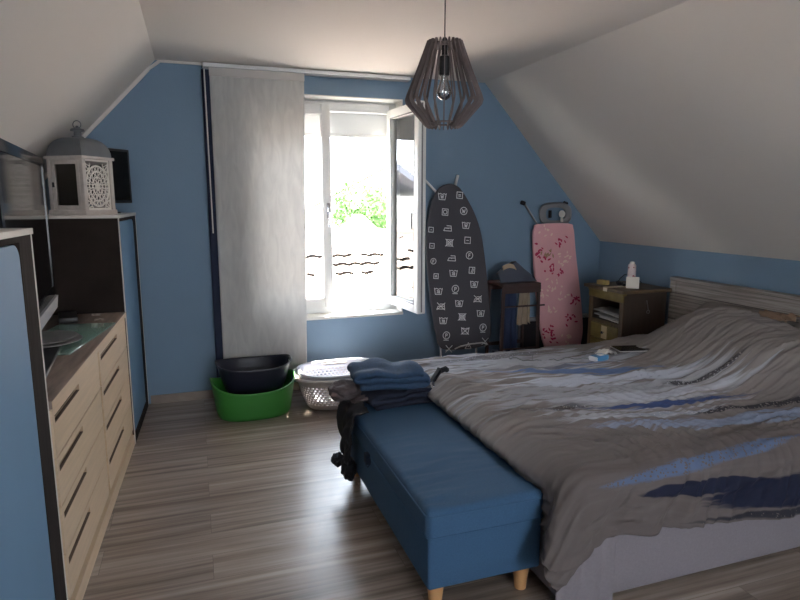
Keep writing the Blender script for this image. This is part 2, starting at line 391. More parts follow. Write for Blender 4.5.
# ------------------------------------------------------------------ curtain track and panels
tr = thing('curtain_track', 'white multi-channel panel curtain track screwed above the window', 'curtain track')
m = MB(); m.box((.12, YB - .085, 2.585), (1.76, YB - .005, 2.612), .003); m.build('rail', M_pvc, tr)
m = MB()
for y in (YB - .07, YB - .045, YB - .02): m.box((.125, y - .004, 2.577), (1.755, y + .004, 2.585))
m.build('channel', M_metalg, tr)
def curtain_mat():
    m = bpy.data.materials.new('crinkled grey voile'); m.use_nodes = True
    nt = m.node_tree; N = nt.nodes; L = nt.links; N.remove(N['Principled BSDF'])
    d = N.new('ShaderNodeBsdfDiffuse'); t = N.new('ShaderNodeBsdfTranslucent'); mx = N.new('ShaderNodeMixShader'); mx.inputs[0].default_value = .40
    tc = N.new('ShaderNodeTexCoord'); mp = N.new('ShaderNodeMapping'); mp.inputs['Scale'].default_value = (20, 1, 5.0); mp.inputs['Rotation'].default_value = (0, .35, 0)
    n = N.new('ShaderNodeTexNoise'); n.inputs['Scale'].default_value = 1; n.inputs['Detail'].default_value = 6; n.inputs['Distortion'].default_value = .8
    L.new(tc.outputs['Object'], mp.inputs[0]); L.new(mp.outputs[0], n.inputs['Vector'])
    cr = N.new('ShaderNodeValToRGB'); cr.color_ramp.elements[0].position = .35; cr.color_ramp.elements[1].position = .7
    cr.color_ramp.elements[0].color = lin(206, 205, 203); cr.color_ramp.elements[1].color = lin(220, 219, 216)
    L.new(n.outputs['Fac'], cr.inputs[0]); L.new(cr.outputs[0], d.inputs[0]); L.new(cr.outputs[0], t.inputs[0])
    bp = N.new('ShaderNodeBump'); bp.inputs['Strength'].default_value = .3; bp.inputs['Distance'].default_value = .010
    L.new(n.outputs['Fac'], bp.inputs['Height']); L.new(bp.outputs[0], d.inputs['Normal'])
    L.new(d.outputs[0], mx.inputs[1]); L.new(t.outputs[0], mx.inputs[2]); L.new(mx.outputs[0], N['Material Output'].inputs[0])
    return m
M_cur = curtain_mat()
pc = thing('panel_curtain', 'wide pale grey crinkled panel curtain hanging over the left half of the window', 'curtain')
m = MB()
def cfn(u, v):
    x = .165 + u * (.835 + .035 * v - .165 - 0); x0 = .165 + .0 * v
    return (x0 + u * ((.84 + .035 * v) - x0), YB - .075 + .004 * nz(u * 6, v * 2.5), .20 + v * 2.38)
m.grid(cfn, 40, 60); m.build('panel_fabric', M_cur, pc, solid=.0015)
m = MB(); m.box((.163, YB - .083, 2.52), (.877, YB - .068, 2.58), .003); m.build('hanging_strip', mat('pale grey strip', lin(190, 186, 182), .6), pc)
m = MB(); m.box((.165, YB - .08, .165), (.842, YB - .070, .20), .003); m.build('bottom_weight', M_whitel, pc)
pd = thing('panel_curtain', 'narrow dark navy panel curtain tucked behind the pale grey one at its left', 'curtain')
m = MB(); m.grid(lambda u, v: (.108 + u * .3, YB - .042 + .003 * nz(u * 4, v * 3), .18 + v * 2.39), 10, 40); m.build('panel_fabric', mat('dark navy voile', lin(36, 44, 66), .9), pd, solid=.0015)
m = MB(); m.tube([(.128, YB - .108, 2.56), (.135, YB - .105, 1.35)], .005, 8); tag(m.build('curtain_wand', M_whitel), 'thin white plastic draw wand hanging beside the dark navy panel curtain', 'curtain wand')

# ------------------------------------------------------------------ left furniture line (slightly skewed to the room)
FL = bpy.data.objects.new  # shorthand
ANG = math.radians(-2.1)
def tall_cabinet(label, y0, y1, xf):
    """local frame: front at x=0, depth to -x, length along +y from 0"""
    t = thing('tall_cabinet', label, 'cabinet', (xf, y0, 0), ANG)
    Lg = y1 - y0; D = .5; Z = 1.51
    m = MB(); m.box((-D, 0, .0), (-.022, .02, Z - .02)); m.box((-D, Lg - .02, 0), (-.022, Lg, Z - .02)); m.box((-D, .02, 0), (-D + .01, Lg - .02, Z - .02)); m.box((-D + .01, .02, .0), (-.03, Lg - .02, .05))
    m.box((-D + .01, .02, .75), (-.03, Lg - .02, .77))
    # dark front frame
    m.box((-.022, 0, 0), (0, .03, Z - .02)); m.box((-.022, Lg - .125, 0), (0, Lg, Z - .02)); m.box((-.022, .03, Z - .04), (0, Lg - .125, Z - .02)); m.box((-.022, .03, 0), (0, Lg - .125, .07))
    m.build('carcass', M_cabd, t, smooth=False)
    m = MB(); m.box((-D - .005, -.006, Z - .02), (.008, Lg + .006, Z), .002); m.build('cabinet_top', M_whitel, t)
    m = MB(); m.box((-.004, -.0035, 0), (.003, 0, Z - .02)); m.build('edge_strip', M_whitel, t, smooth=False)
    m = MB(); m.box((-.004, Lg, 0), (.003, Lg + .0035, Z - .02)); m.build('edge_strip', M_whitel, t, smooth=False)
    # rounded top corners on the blue front
    a, b, z0, z1, r = .033, Lg - .128, .075, Z - .045, .05
    pts = [(a, z0), (b, z0)] + [(b - r + r * math.cos(k * PI / 12), z1 - r + r * math.sin(k * PI / 12)) for k in range(7)] + [(a + r - r * math.sin(k * PI / 12), z1 - r + r * math.cos(k * PI / 12)) for k in range(7)]
    m = MB(); m.prism(pts, .016, 'X', -.018); m.build('door', M_cabfront, t, smooth=False)
    return t
CH0 = 2.33; CH1 = 4.14
tall_cabinet('tall cabinet with blue front, dark frame and white top, standing nearest at the left edge', 1.33, 2.292, -.553)
tall_cabinet('tall blue-fronted cabinet in the far left corner, carrying the lantern', 4.15, 4.945, -.447)
# chest of drawers
ch = thing('chest_of_drawers', 'long low pale oak chest of drawers between the two tall blue cabinets', 'chest of drawers', (-.516, CH0, 0), ANG)
CL = CH1 - CH0; ZT = .897
m = MB()
m.box((-.46, 0, 0), (-.02, .02, ZT - .03)); m.box((-.46, CL - .02, 0), (.0, CL, ZT - .03)); m.box((-.46, .02, .0), (-.02, CL - .02, .02)); m.box((-.46, .02, .02), (-.45, CL - .02, ZT - .03)); m.box((-.45, .89, .02), (-.03, .91, ZT - .03))
m.build('carcass', M_oak, ch, smooth=False)
m = MB(); m.box((-.02, 0, 0), (.0, CL, .075), .001); m.build('plinth', M_oak, ch, smooth=False)
m = MB(); m.box((-.47, -.0, ZT - .03), (.004, CL, ZT), .002); m.build('worktop', M_counter, ch)
m = MB(); m.box((.004, 0, ZT - .028), (.007, CL, ZT - .002)); m.build('edge_strip', M_oak, ch, smooth=False)
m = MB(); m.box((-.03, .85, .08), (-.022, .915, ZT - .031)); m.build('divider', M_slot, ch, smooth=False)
for (y0, y1, s0, s1) in ((.005, .862, -.09, .33), (.904, 1.775, .03, .44)):
    for k in range(4):
        z1 = ZT - .036 - k * .187; z0 = z1 - .181
        a, b = y0 + .0, y1
        # finger grip notch cut as a long recess near the top of the front
        g0, g1 = max(a + .02, a + (s0 if s0 > 0 else .03)), a + s1 + .1
        gz1 = z1 - .028; gz0 = gz1 - .03
        d = MB()
        d.box((-.02, a, gz1), (0, b, z1)); d.box((-.02, a, z0), (0, b, gz0)); d.box((-.02, a, gz0), (0, g0, gz1)); d.box((-.02, g1, gz0), (0, b, gz1))
        dr = d.build('drawer', M_oak, ch, smooth=False)
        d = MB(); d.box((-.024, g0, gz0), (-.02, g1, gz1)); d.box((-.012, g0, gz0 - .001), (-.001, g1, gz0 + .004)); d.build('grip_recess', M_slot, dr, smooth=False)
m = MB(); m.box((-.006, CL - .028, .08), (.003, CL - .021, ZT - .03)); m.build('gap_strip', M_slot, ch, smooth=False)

# television on the chest
M_screen = mat('glossy black screen', lin(10, 12, 16), .08, spec=.6)
M_silver = mat('silver plastic', lin(185, 185, 188), .35, metal=.3)
tv = thing('television', 'large older flat television with silver rim standing on the oak chest, facing the bed', 'television', (-.655, 2.928, ZT), math.radians(5.0))
# local: screen plane faces +x, length along y
TW = .61; z0, z1 = .185, .915
m = MB(); m.box((-.10, -TW, z0), (-.02, TW, z1), .012); m.box((-.16, -TW * .6, z0 + .08), (-.1, TW * .6, z1 - .12), .02); m.build('casing', M_black, tv)
m = MB(); m.box((-.02, -TW, z1 - .045), (0, TW, z1), .003); m.box((-.02, -TW, z0 + .03), (0, TW, z0 + .085), .003); m.box((-.02, -TW, z0 + .085), (0, -TW + .05, z1 - .045)); m.box((-.02, TW - .05, z0 + .085), (0, TW, z1 - .045)); m.build('bezel', mat('piano black bezel', lin(14, 14, 17), .15), tv)
m = MB(); m.box((-.02, -TW + .05, z0 + .085), (-.004, TW - .05, z1 - .045)); m.build('screen', M_screen, tv, smooth=False)
m = MB(); m.box((-.024, -TW - .004, z0), (.002, TW + .004, z0 + .03), .004)
m.prism([(-.09, z0 - .04), (.004, z0 - .035), (.012, z0 + .03), (-.09, z0 + .03)], 2 * TW - .04, 'Y', -TW + .02)
m.box((-.022, TW, z0 + .03), (-.016, TW + .005, z1)); m.box((-.022, -TW, z1), (-.016, TW, z1 + .005))
m.build('silver_trim', M_silver, tv)
m = MB(); m.tube([(-.06, 0, .02), (-.06, 0, z0)], .045, 16); m.box((-.18, -.3, 0), (.04, .3, .018), .006); m.build('stand', M_black, tv)

# glass board and round platters on the chest
M_gl = glass_mat('green tinted glass', (.72, .88, .82, 1), 1.2)
_n = M_gl.node_tree.nodes; _l = M_gl.node_tree.links   # cloudy underside: part of the light is scattered
_d = _n.new('ShaderNodeBsdfDiffuse'); _d.inputs[0].default_value = lin(150, 185, 170); _m = _n.new('ShaderNodeMixShader'); _m.inputs[0].default_value = .4
_o = _n['Material Output'].inputs[0]; _p = _o.links[0].from_socket
_l.new(_p, _m.inputs[1]); _l.new(_d.outputs[0], _m.inputs[2]); _l.new(_m.outputs[0], _o)
gb = MB(); gb.box((-.15, -.36, 0), (.15, .36, .007), .0015); o = gb.build('glass_board', M_gl, loc=(-.665, 3.40, ZT + .003), rot=(0, 0, math.radians(-9))); tag(o, 'rectangular green-tinted glass board lying on the dark chest top under the round platters', 'glass board')
M_plat = mat('brushed grey metal platter', lin(165, 163, 162), .36, metal=.6)
def platter(z, r, label):
    m = MB(); m.lathe([(.0, 0), (r * .6, 0), (r * .66, .004), (r, .014), (r + .004, .018), (r, .021), (r * .68, .010), (r * .62, .007), (0, .007)], seg=48)
    o = m.build('platter', M_plat, loc=(-.725, 3.26, z)); tag(o, label, 'platter', 'round metal platters')
platter(ZT + .012, .165, 'lower of two round grey metal platters stacked on the glass board, wide shiny rim')
platter(ZT + .026, .15, 'upper, slightly smaller round grey metal platter stacked on the other')
for k, (x, y) in enumerate(((-.60, 4.02), (-.56, 3.86))):
    m = MB()
    m.grid(lambda u, v: ((u - .5) * .05 + .006 * nz(u * 5, v * 4, k), (v - .5) * .03, .006 + .010 * (nz(u * 4, v * 4, k + 5) + .4)), 9, 7)
    o = m.build('crumpled_wrapper', mat('pale wrapper', lin(170, 160, 155), .5), solid=.001, loc=(x, y, ZT + .002)); tag(o, ['crumpled pale wrapper on the chest top near the dark cabinet side, farther scrap', 'crumpled pale wrapper on the chest top beside the glass board corner, nearer scrap'][k], 'wrapper')
m = MB(); m.box((-.05, -.12, 0), (.05, .12, .035), .008); m.build('black_box', M_black, loc=(-.74, 3.95, ZT), rot=(0, 0, .2)); tag(bpy.data.objects['black_box'], 'small flat black device on the chest top behind the television corner', 'device')

# ------------------------------------------------------------------ lantern and monitor on the far cabinet
M_lw = mat('weathered white wood', lin(196, 186, 178), .7, var=.12, vscale=(20, 20, 20), bump=.2, bscale=(30, 30, 90))
M_zinc = mat('dull zinc sheet', lin(112, 114, 118), .5, metal=.35, var=.1, vscale=(8, 8, 8))
la = thing('lantern', 'white wooden candle lantern with carved side and grey dome roof, on the far cabinet', 'lantern', (-.668, 4.36, 1.511), math.radians(-33))
h = .118; LH = .355
m = MB()
for sx in (-1, 1):
    for sy in (-1, 1): m.box((sx * h - .014, sy * h - .014, .03), (sx * h + .014, sy * h + .014, LH), .002)
m.box((-h - .022, -h - .022, 0), (h + .022, h + .022, .03), .004); m.box((-h - .024, -h - .024, LH - .012), (h + .024, h + .024, LH + .006), .003)
for sy in (-1, 1):
    y = sy * h
    m.box((-h, y - .008, .03), (h, y + .008, .052)); m.box((-h, y - .008, LH - .035), (h, y + .008, LH - .012))
m.box((-h - .008, -h, .03), (-h + .008, h, .052)); m.box((-h - .008, -h, LH - .035), (-h + .008, h, LH - .012))
m.build('lantern_frame', M_lw, la)
# door on the -y side
m = MB(); y = -h - .006
frame_rect(m, -h + .016, h - .016, .035, LH - .02, y - .006, y + .006, .024, .002); dd = m.build('lantern_door', M_lw, la)
m = MB(); m.box((-h + .038, y - .0015, .058), (h - .038, y + .0015, LH - .044)); m.build('pane', glass_mat('lantern glass', (.98, .98, .985, 1), .8), dd)
m = MB(); m.box((-h + .02, y - .014, .17), (-h + .03, y - .006, .2)); m.build('latch', M_black, dd)
m = MB(); m.box((-h - .0015, -h + .014, .05), (-h + .0015, h - .014, LH - .035)); m.box((-h + .014, h - .0015, .05), (h - .014, h + .0015, LH - .035)); m.build('pane', bpy.data.materials['lantern glass'], la)
# carved rosette panel on the +x side: rings and petals cut through
m = MB(); X = h
cz = LH / 2; 
def ring(r, w, seg=48, kz=1.25):
    pts = [(X, r * math.cos(2 * PI * k / seg), cz + kz * r * math.sin(2 * PI * k / seg)) for k in range(seg)]
    m.tube(pts, w, 5, closed=True)
def petal(a, r0, r1, w, t=.0032, kz=1.25):
    pts = []
    for k in range(9):
        s = k / 8; r = r0 + (r1 - r0) * s; off = w * math.sin(s * PI)
        for sg in (1,): pts.append((r, off))
    for sg in (1, -1):
        m.tube([(X, r * math.cos(a) - sg * o_ * math.sin(a), cz + kz * (r * math.sin(a) + sg * o_ * math.cos(a))) for r, o_ in pts], t, 4)
KZ = 1.3
for r, w in ((.019, .004), (.043, .004), (.070, .004), (.097, .006)): ring(r, w, kz=KZ)
for k in range(8): petal(k * PI / 4, .002, .043, .011, kz=KZ)
for k in range(12): petal(k * PI / 6, .043, .072, .011, kz=KZ)
for k in range(20): petal(k * PI / 10, .070, .097, .010, kz=KZ)
for sy in (-1, 1):
    for sz in (-1, 1):
        for q in (.35, .8, 1.25):
            c = (X, sy * .107, cz + sz * .142); a0 = math.atan2(-sz, -sy)
            m.tube([c, (X, sy * .107 - sy * .055 * math.cos(q), cz + sz * .142 - sz * .06 * math.sin(q))], .0035, 4)
        m.tube([(X, sy * (.105 - .05 * math.sin(k * PI / 12)), cz + sz * (.142 - .055 * math.cos(k * PI / 12))) for k in range(7)], .004, 4)
frame_y = [(-h + .010, -h + .020), (h - .020, h - .010)]
for a, b in frame_y: m.box((X - .004, a, .03), (X + .004, b, LH - .012))
m.box((X - .004, -h, .03), (X + .004, h, .042)); m.box((X - .004, -h, LH - .024), (X + .004, h, LH - .012))
m.build('carved_panel', mat('white carved wood', lin(228, 220, 210), .7), la)
# dome roof: square plan with rounded sides
m = MB()
rows = []
for k in range(9):
    t = k / 8; s = (h + .012) * math.cos(t * PI / 2 * .80) ** .8; z = LH + .006 + .118 * math.sin(t * PI / 2 * .92)
    rows.append([m.bm.verts.new((sx * s, sy * s, z)) for sx, sy in ((-1, -1), (1, -1), (1, 1), (-1, 1))])
for a, b in zip(rows, rows[1:]):
    for k in range(4): m.bm.faces.new((a[k], a[(k + 1) % 4], b[(k + 1) % 4], b[k]))
m.bm.faces.new(rows[-1]); m.bm.faces.new(rows[0][::-1])
m.build('dome_roof', M_zinc, la, angle=30)
m = MB(); z = LH + .12
m.lathe([(.034, z), (.034, z + .012), (.022, z + .016), (.022, z + .042), (.042, z + .046), (.038, z + .058), (.012, z + .066), (.006, z + .078), (0, z + .08)], seg=20)
m.tube([(.03 * math.cos(a), 0, z + .085 + .025 * math.sin(a)) for a in [k * 2 * PI / 16 for k in range(16)]], .003, 5, closed=True)
m.build('chimney_cap', M_zinc, la)

mo = thing('monitor', 'small black flat monitor behind the lantern on the far cabinet top', 'monitor', (-.60, 4.65, 1.511), math.radians(-42))
# local y runs along the screen (left to right away); faces +x
m = MB(); m.box((-.035, -.10, .07), (0, .27, .45), .006); m.build('casing', M_black, mo)
m = MB(); m.box((0, -.085, .09), (.002, .252, .432)); m.build('screen', M_screen, mo, smooth=False)
m = MB(); m.box((-.05, .06, .01), (-.03, .12, .2), .004); m.lathe([(.08, 0), (.08, .008), (.03, .014), (0, .014)], (-.03, .08, 0), 28); m.build('stand', M_black, mo)

# ------------------------------------------------------------------ pendant lamp
LC = Vector((1.137, 2.70, 0)); 
M_slatw = mat('dark grey painted wood', lin(104, 93, 92), .55, var=.12, vscale=(30, 30, 30))
pl = thing('pendant_lamp', 'dark slatted pendant lamp with bare bulb hanging from the ceiling on a cord', 'pendant lamp', LC)
m = MB(); n = 24
zt, zb = 2.315, 1.948
outer = [(.060, zt + .002), (.071, zt + .011), (.083, zt + .009), (.130, 2.199), (.178, 2.085), (.184, 2.064), (.178, 2.043), (.132, 1.992), (.090, zb - .003), (.076, zb - .012), (.062, zb - .002)]
inner = [(.060, zt - .010), (.066, zt - .012), (.070, zt - .014), (.116, 2.194), (.162, 2.084), (.167, 2.065), (.162, 2.052), (.120, 2.006), (.082, zb + .015), (.074, zb + .013), (.062, zb + .012)]
for k in range(n):
    a = 2 * PI * (k + .5) / n; ca, sa = math.cos(a), math.sin(a); th = .0020
    V4 = [[m.bm.verts.new((r * ca - sg * th * sa, r * sa + sg * th * ca, z)) for r, z in pr] for pr in (outer, inner) for sg in (1, -1)]
    oa, ob, ia, ib_ = V4
    for q in range(len(outer) - 1):
        for A, Bq in ((oa, ia), (ob, oa), (ia, ib_), (ib_, ob)):
            m.bm.faces.new((A[q], A[q + 1], Bq[q + 1], Bq[q]))
    for q in (0, -1): m.bm.faces.new((oa[q], ia[q], ib_[q], ob[q]))
m.build('lamp_shade', M_slatw, pl, smooth=False)
def annulus(m, r0, r1, z, t, seg=40):
    m.grid(lambda u, v: ((lambda r, zz: (r * math.cos(u * 2 * PI), r * math.sin(u * 2 * PI), zz))(*[(r0, z), (r1, z), (r1, z + t), (r0, z + t), (r0, z)][round(v * 4)])), seg, 5, wrap_u=True)
m = MB(); annulus(m, .018, .076, zt - .012, .005); m.build('shade_ring', M_slatw, pl, smooth=False)
m = MB(); annulus(m, .060, .088, zb + .008, .005); m.build('shade_ring', M_slatw, pl, smooth=False)
m = MB(); m.lathe([(.008, 2.34), (.014, 2.33), (.015, 2.262), (.024, 2.255), (.024, 2.175), (.020, 2.172), (0, 2.172)], seg=20); m.build('lamp_socket', M_black, pl)
m = MB(); m.lathe([(.015, 2.176), (.016, 2.158), (.026, 2.13), (.034, 2.105), (.034, 2.092), (.026, 2.073), (.012, 2.064), (0, 2.063)], seg=24); m.build('bulb', glass_mat('bulb glass', (.93, .95, .95, 1), 1.5), pl)
m = MB(); m.tube([(.004, 0, 2.172), (.010, 0, 2.11), (-.010, 0, 2.10), (-.004, 0, 2.172)], .0012, 5); m.build('filament', M_chrome, pl)
m = MB(); m.tube([(0, 0, 2.335), (0, 0, 2.6)], .0032, 8); m.build('cord', mat('dark cord', lin(50, 45, 45), .6), pl)
m = MB(); m.lathe([(.05, 2.619), (.05, 2.60), (.03, 2.585), (0, 2.583)], seg=28); m.build('ceiling_rose', M_black, pl)

# ------------------------------------------------------------------ tubs and baskets
def supr(a, rx, ry, p):
    c, s = math.cos(a), math.sin(a)
    k = (abs(c) ** p + abs(s) ** p) ** (-1 / p)
    return rx * k * c, ry * k * s
def tub(name, label, cat, loc, rb, rt, hgt, dip, mt, zb=0, p=2.6, rz=0):
    m = MB(); NU, NV = 96, 26
    def fn(u, v):
        a = u * 2 * PI; hh = hgt - dip * (1 - abs(math.cos(a)) ** 3)
        if v < .16:
            t = v / .16; x, y = supr(a, rb[0] * (t if t > 0 else .001), rb[1] * (t if t > 0 else .001), p); return (x, y, .004)
        t = (v - .16) / .84; s = t ** .8
        rx = rb[0] + (rt[0] - rb[0]) * s; ry = rb[1] + (rt[1] - rb[1]) * s
        x, y = supr(a, rx, ry, p)
        rz_ = .02 * (1 - math.exp(-t * 18))
        return (x * (1 - .04 * math.exp(-t * 25)), y * (1 - .04 * math.exp(-t * 25)), .004 + t * hh)
    def skip(i, j):
        a = (i + .5) / NU; d = min(abs(a - 0), abs(a - 1), abs(a - .5))
        return d < .034 and 20 <= j <= 22
    m.grid(fn, NU, NV, wrap_u=True, skip=skip)
    t = thing(name, label, cat, loc, rz)
    m.build('tub_body', mt, t, solid=.005)
    m = MB()
    pts = []
    for k in range(NU):
        x, y, z = fn(k / NU, 1); pts.append((x * 1.01, y * 1.01, z))
    m.tube(pts, .0065, 6, closed=True); m.build('rim', mt, t)
    return t
M_green = mat('glossy green plastic', lin(56, 124, 52), .4)
M_tubk = mat('dark navy plastic', lin(26, 28, 42), .45)
tub('storage_tub', 'flexible green plastic tub on the floor beneath the curtain, holding the dark tub', 'tub', (.36, 4.52, .002), (.265, .20), (.305, .235), .285, .075, M_green, rz=math.radians(4))
tub('storage_tub', 'dark navy plastic tub with end handles nested inside the green tub', 'tub', (.375, 4.56, .165), (.20, .14), (.275, .205), .235, .035, M_tubk, rz=math.radians(0))

def basket(label, z, mt, s=1.0, sub=0):
    t = thing('laundry_basket', label, 'laundry basket', (1.045, 4.54, z), 0, None)
    rb = (.27 * s, .18 * s); rt = (.355 * s, .25 * s); hg = .255
    m = MB(); NU, NV = 120, 30
    def fn(u, v):
        a = u * 2 * PI
        if v < .14:
            tt = max(v / .14, .002); x, y = supr(a, rb[0] * tt, rb[1] * tt, 3); return (x, y, .004)
        tt = (v - .14) / .86; x, y = supr(a, rb[0] + (rt[0] - rb[0]) * tt ** .8, rb[1] + (rt[1] - rb[1]) * tt ** .8, 3)
        return (x, y, .004 + hg * tt)
    def skip(i, j):
        if 8 <= j <= 23: return (j % 2 == 0) and (i % 2 == (j // 2) % 2)
        # handle slots on the long sides
        a = (i + .5) / NU
        return 26 <= j <= 27 and (abs(a - .25) < .05 or abs(a - .75) < .05)
    m.grid(fn, NU, NV, wrap_u=True, skip=skip); m.build('basket_body', mt, t, solid=.004)
    m = MB()
    def rim(u, v):
        a = u * 2 * PI; prof = [(0, 0), (.004, .005), (.018, .004), (.023, -.004), (.021, -.020)]
        o_, dz = prof[round(v * 4)]
        x, y = supr(a, rt[0] + o_, rt[1] + o_, 3); return (x, y, hg + dz)
    m.grid(rim, NU, 5, wrap_u=True); m.build('rim', mt, t, solid=.004)
    return t
M_bw = mat('off white plastic', lin(212, 202, 198), .45); M_bw2 = mat('pale grey plastic', lin(205, 206, 214), .45)
basket('off-white perforated laundry basket on the floor under the window, outer of the two', .002, M_bw)
basket('pale grey perforated laundry basket nested inside the off-white one', .030, M_bw2, .90)

# ------------------------------------------------------------------ storage bench
be = thing('storage_bench', 'long blue upholstered storage bench on short wooden legs at the foot of the bed', 'bench', (1.023, 2.62, 0))
bx, by = .247, .675
m = MB(); m.box((-bx, -by, .115), (bx, by, .335), .012, 3); m.build('bench_body', M_navy, be)
def rbox(m, hx, hy, z0, z1, r, puff, wr=0, nu=60, nv=110, seed=0):
    """upholstered slab with rounded top edge and softly crowned, wrinkled top"""
    def fn(u, v):
        x = (u * 2 - 1); y = (v * 2 - 1)
        # spread param so that outer part becomes the side skirt
        ex = hx + (z1 - z0 - r) + r * PI / 2 - r; ey = hy + (z1 - z0 - r) + r * PI / 2 - r
        px, py = x * ex, y * ey
        qx = max(-hx + r, min(hx - r, px)); qy = max(-hy + r, min(hy - r, py))
        dx, dy = px - qx, py - qy; l = max(abs(dx), abs(dy)) if False else math.hypot(dx, dy)
        mxl = (z1 - z0 - r) + r * PI / 2
        l = min(l, mxl)
        if l < 1e-6: n_ = (0, 0)
        else: n_ = (dx / math.hypot(dx, dy), dy / math.hypot(dx, dy))
        if l < r * PI / 2: a = r * math.sin(l / r); b = r * (1 - math.cos(l / r))
        else: a = r; b = r + l - r * PI / 2
        cx_ = max(0, 1 - (abs(qx) / (hx - r)) ** 2) ; cy_ = max(0, 1 - (abs(qy) / (hy - r)) ** 4)
        z = z1 - b + (puff * cx_ * cy_ if l < 1e-6 else 0)
        w = wr * nz(px * 5 + 3, py * 28 + seed, 1) * max(0, nz(px * 2.2, py * 1.5, seed + 4) + .15) * 2.5 if l < r else 0
        return (qx + n_[0] * a, qy + n_[1] * a, z + w)
    m.grid(fn, nu, nv)
m = MB(); rbox(m, bx + .008, by + .008, .335, .452, .03, .010, .007, seed=2); lid = m.build('lid_cushion', M_navy, be, angle=60)
m = MB(); hx, hy = bx + .008, by + .008
def rr(hx, hy, z, r=.03, n=6):
    P = []
    for sx, sy, a0 in ((1, 1, 0), (-1, 1, PI / 2), (-1, -1, PI), (1, -1, 3 * PI / 2)):
        for k in range(n + 1):
            a = a0 + k * PI / 2 / n; P.append((sx * (hx - r) + r * math.cos(a), sy * (hy - r) + r * math.sin(a), z))
    return P
m.tube(rr(hx + .001, hy + .001, .425), .0035, 6, closed=True); m.tube(rr(hx + .001, hy + .001, .338), .003, 6, closed=True)
m.build('piping', M_navy, lid)
m = MB(); m.box((-.02, -.025, 0), (.004, .025, .05), .003); m.tube([(.0, -.018, .0), (-.012, -.018, -.015), (-.012, .018, -.015), (0, .018, 0)], .003, 6)
m.build('pull_tab', mat('dark blue webbing', lin(25, 40, 62), .8), be, loc=(-bx - .008, .12, .30))
for sx in (-1, 1):
    for sy in (-1, 1):
        m = MB(); m.lathe([(.024, 0), (.030, .06), (.037, .112), (.037, .116)], (sx * (bx - .055), sy * (by - .06), 0), 20); m.build('leg', M_beech, be)

# ------------------------------------------------------------------ bed
bd = thing('bed', 'wide double bed with a weathered grey plank headboard against the right wall', 'bed', (2.55, 2.88, 0))
def B(p): return (p[0] - 2.55, p[1] - 2.88, p[2])
def bbox(m, lo, hi, **k): m.box(B(lo), B(hi), **k)
m = MB(); bbox(m, (1.30, 1.815, .018), (3.66, 3.86, .34), bevel=.012); m.build('bed_base', M_base, bd)
m = MB(); bbox(m, (1.33, 1.84, .34), (3.66, 3.80, .49), bevel=.05, seg=4); m.build('mattress', M_mattress, bd)
m = MB(); bbox(m, (3.672, 1.80, .10), (3.73, 3.895, .955), bevel=.004)
m.box(B((3.664, 1.79, .955)), B((3.745, 3.905, .985)), .004); m.box(B((3.668, 3.84, .0)), B((3.735, 3.90, .955)), .003); m.box(B((3.668, 1.79, .0)), B((3.735, 1.85, .955)), .003)
m.build('headboard', M_head, bd)
for x in (1.53, 3.5):
    for y in (2.0, 3.76):
        m = MB(); m.tube([B((x, y, 0)), B((x, y, .02))], .03, 12); m.build('leg', M_black, bd)
# fold of valance fabric hanging at the near foot corner
m = MB()
def val(u, v):
    s = u * .26; x = 1.245 + s; y = 1.79 + .010 * math.sin(u * 17) * (1 - v * .4)
    return B((x + .01 * nz(u * 4, v * 3), y, 0.01 + v * .32))
m.grid(val, 30, 16); m.build('valance', M_base, bd, solid=.002)

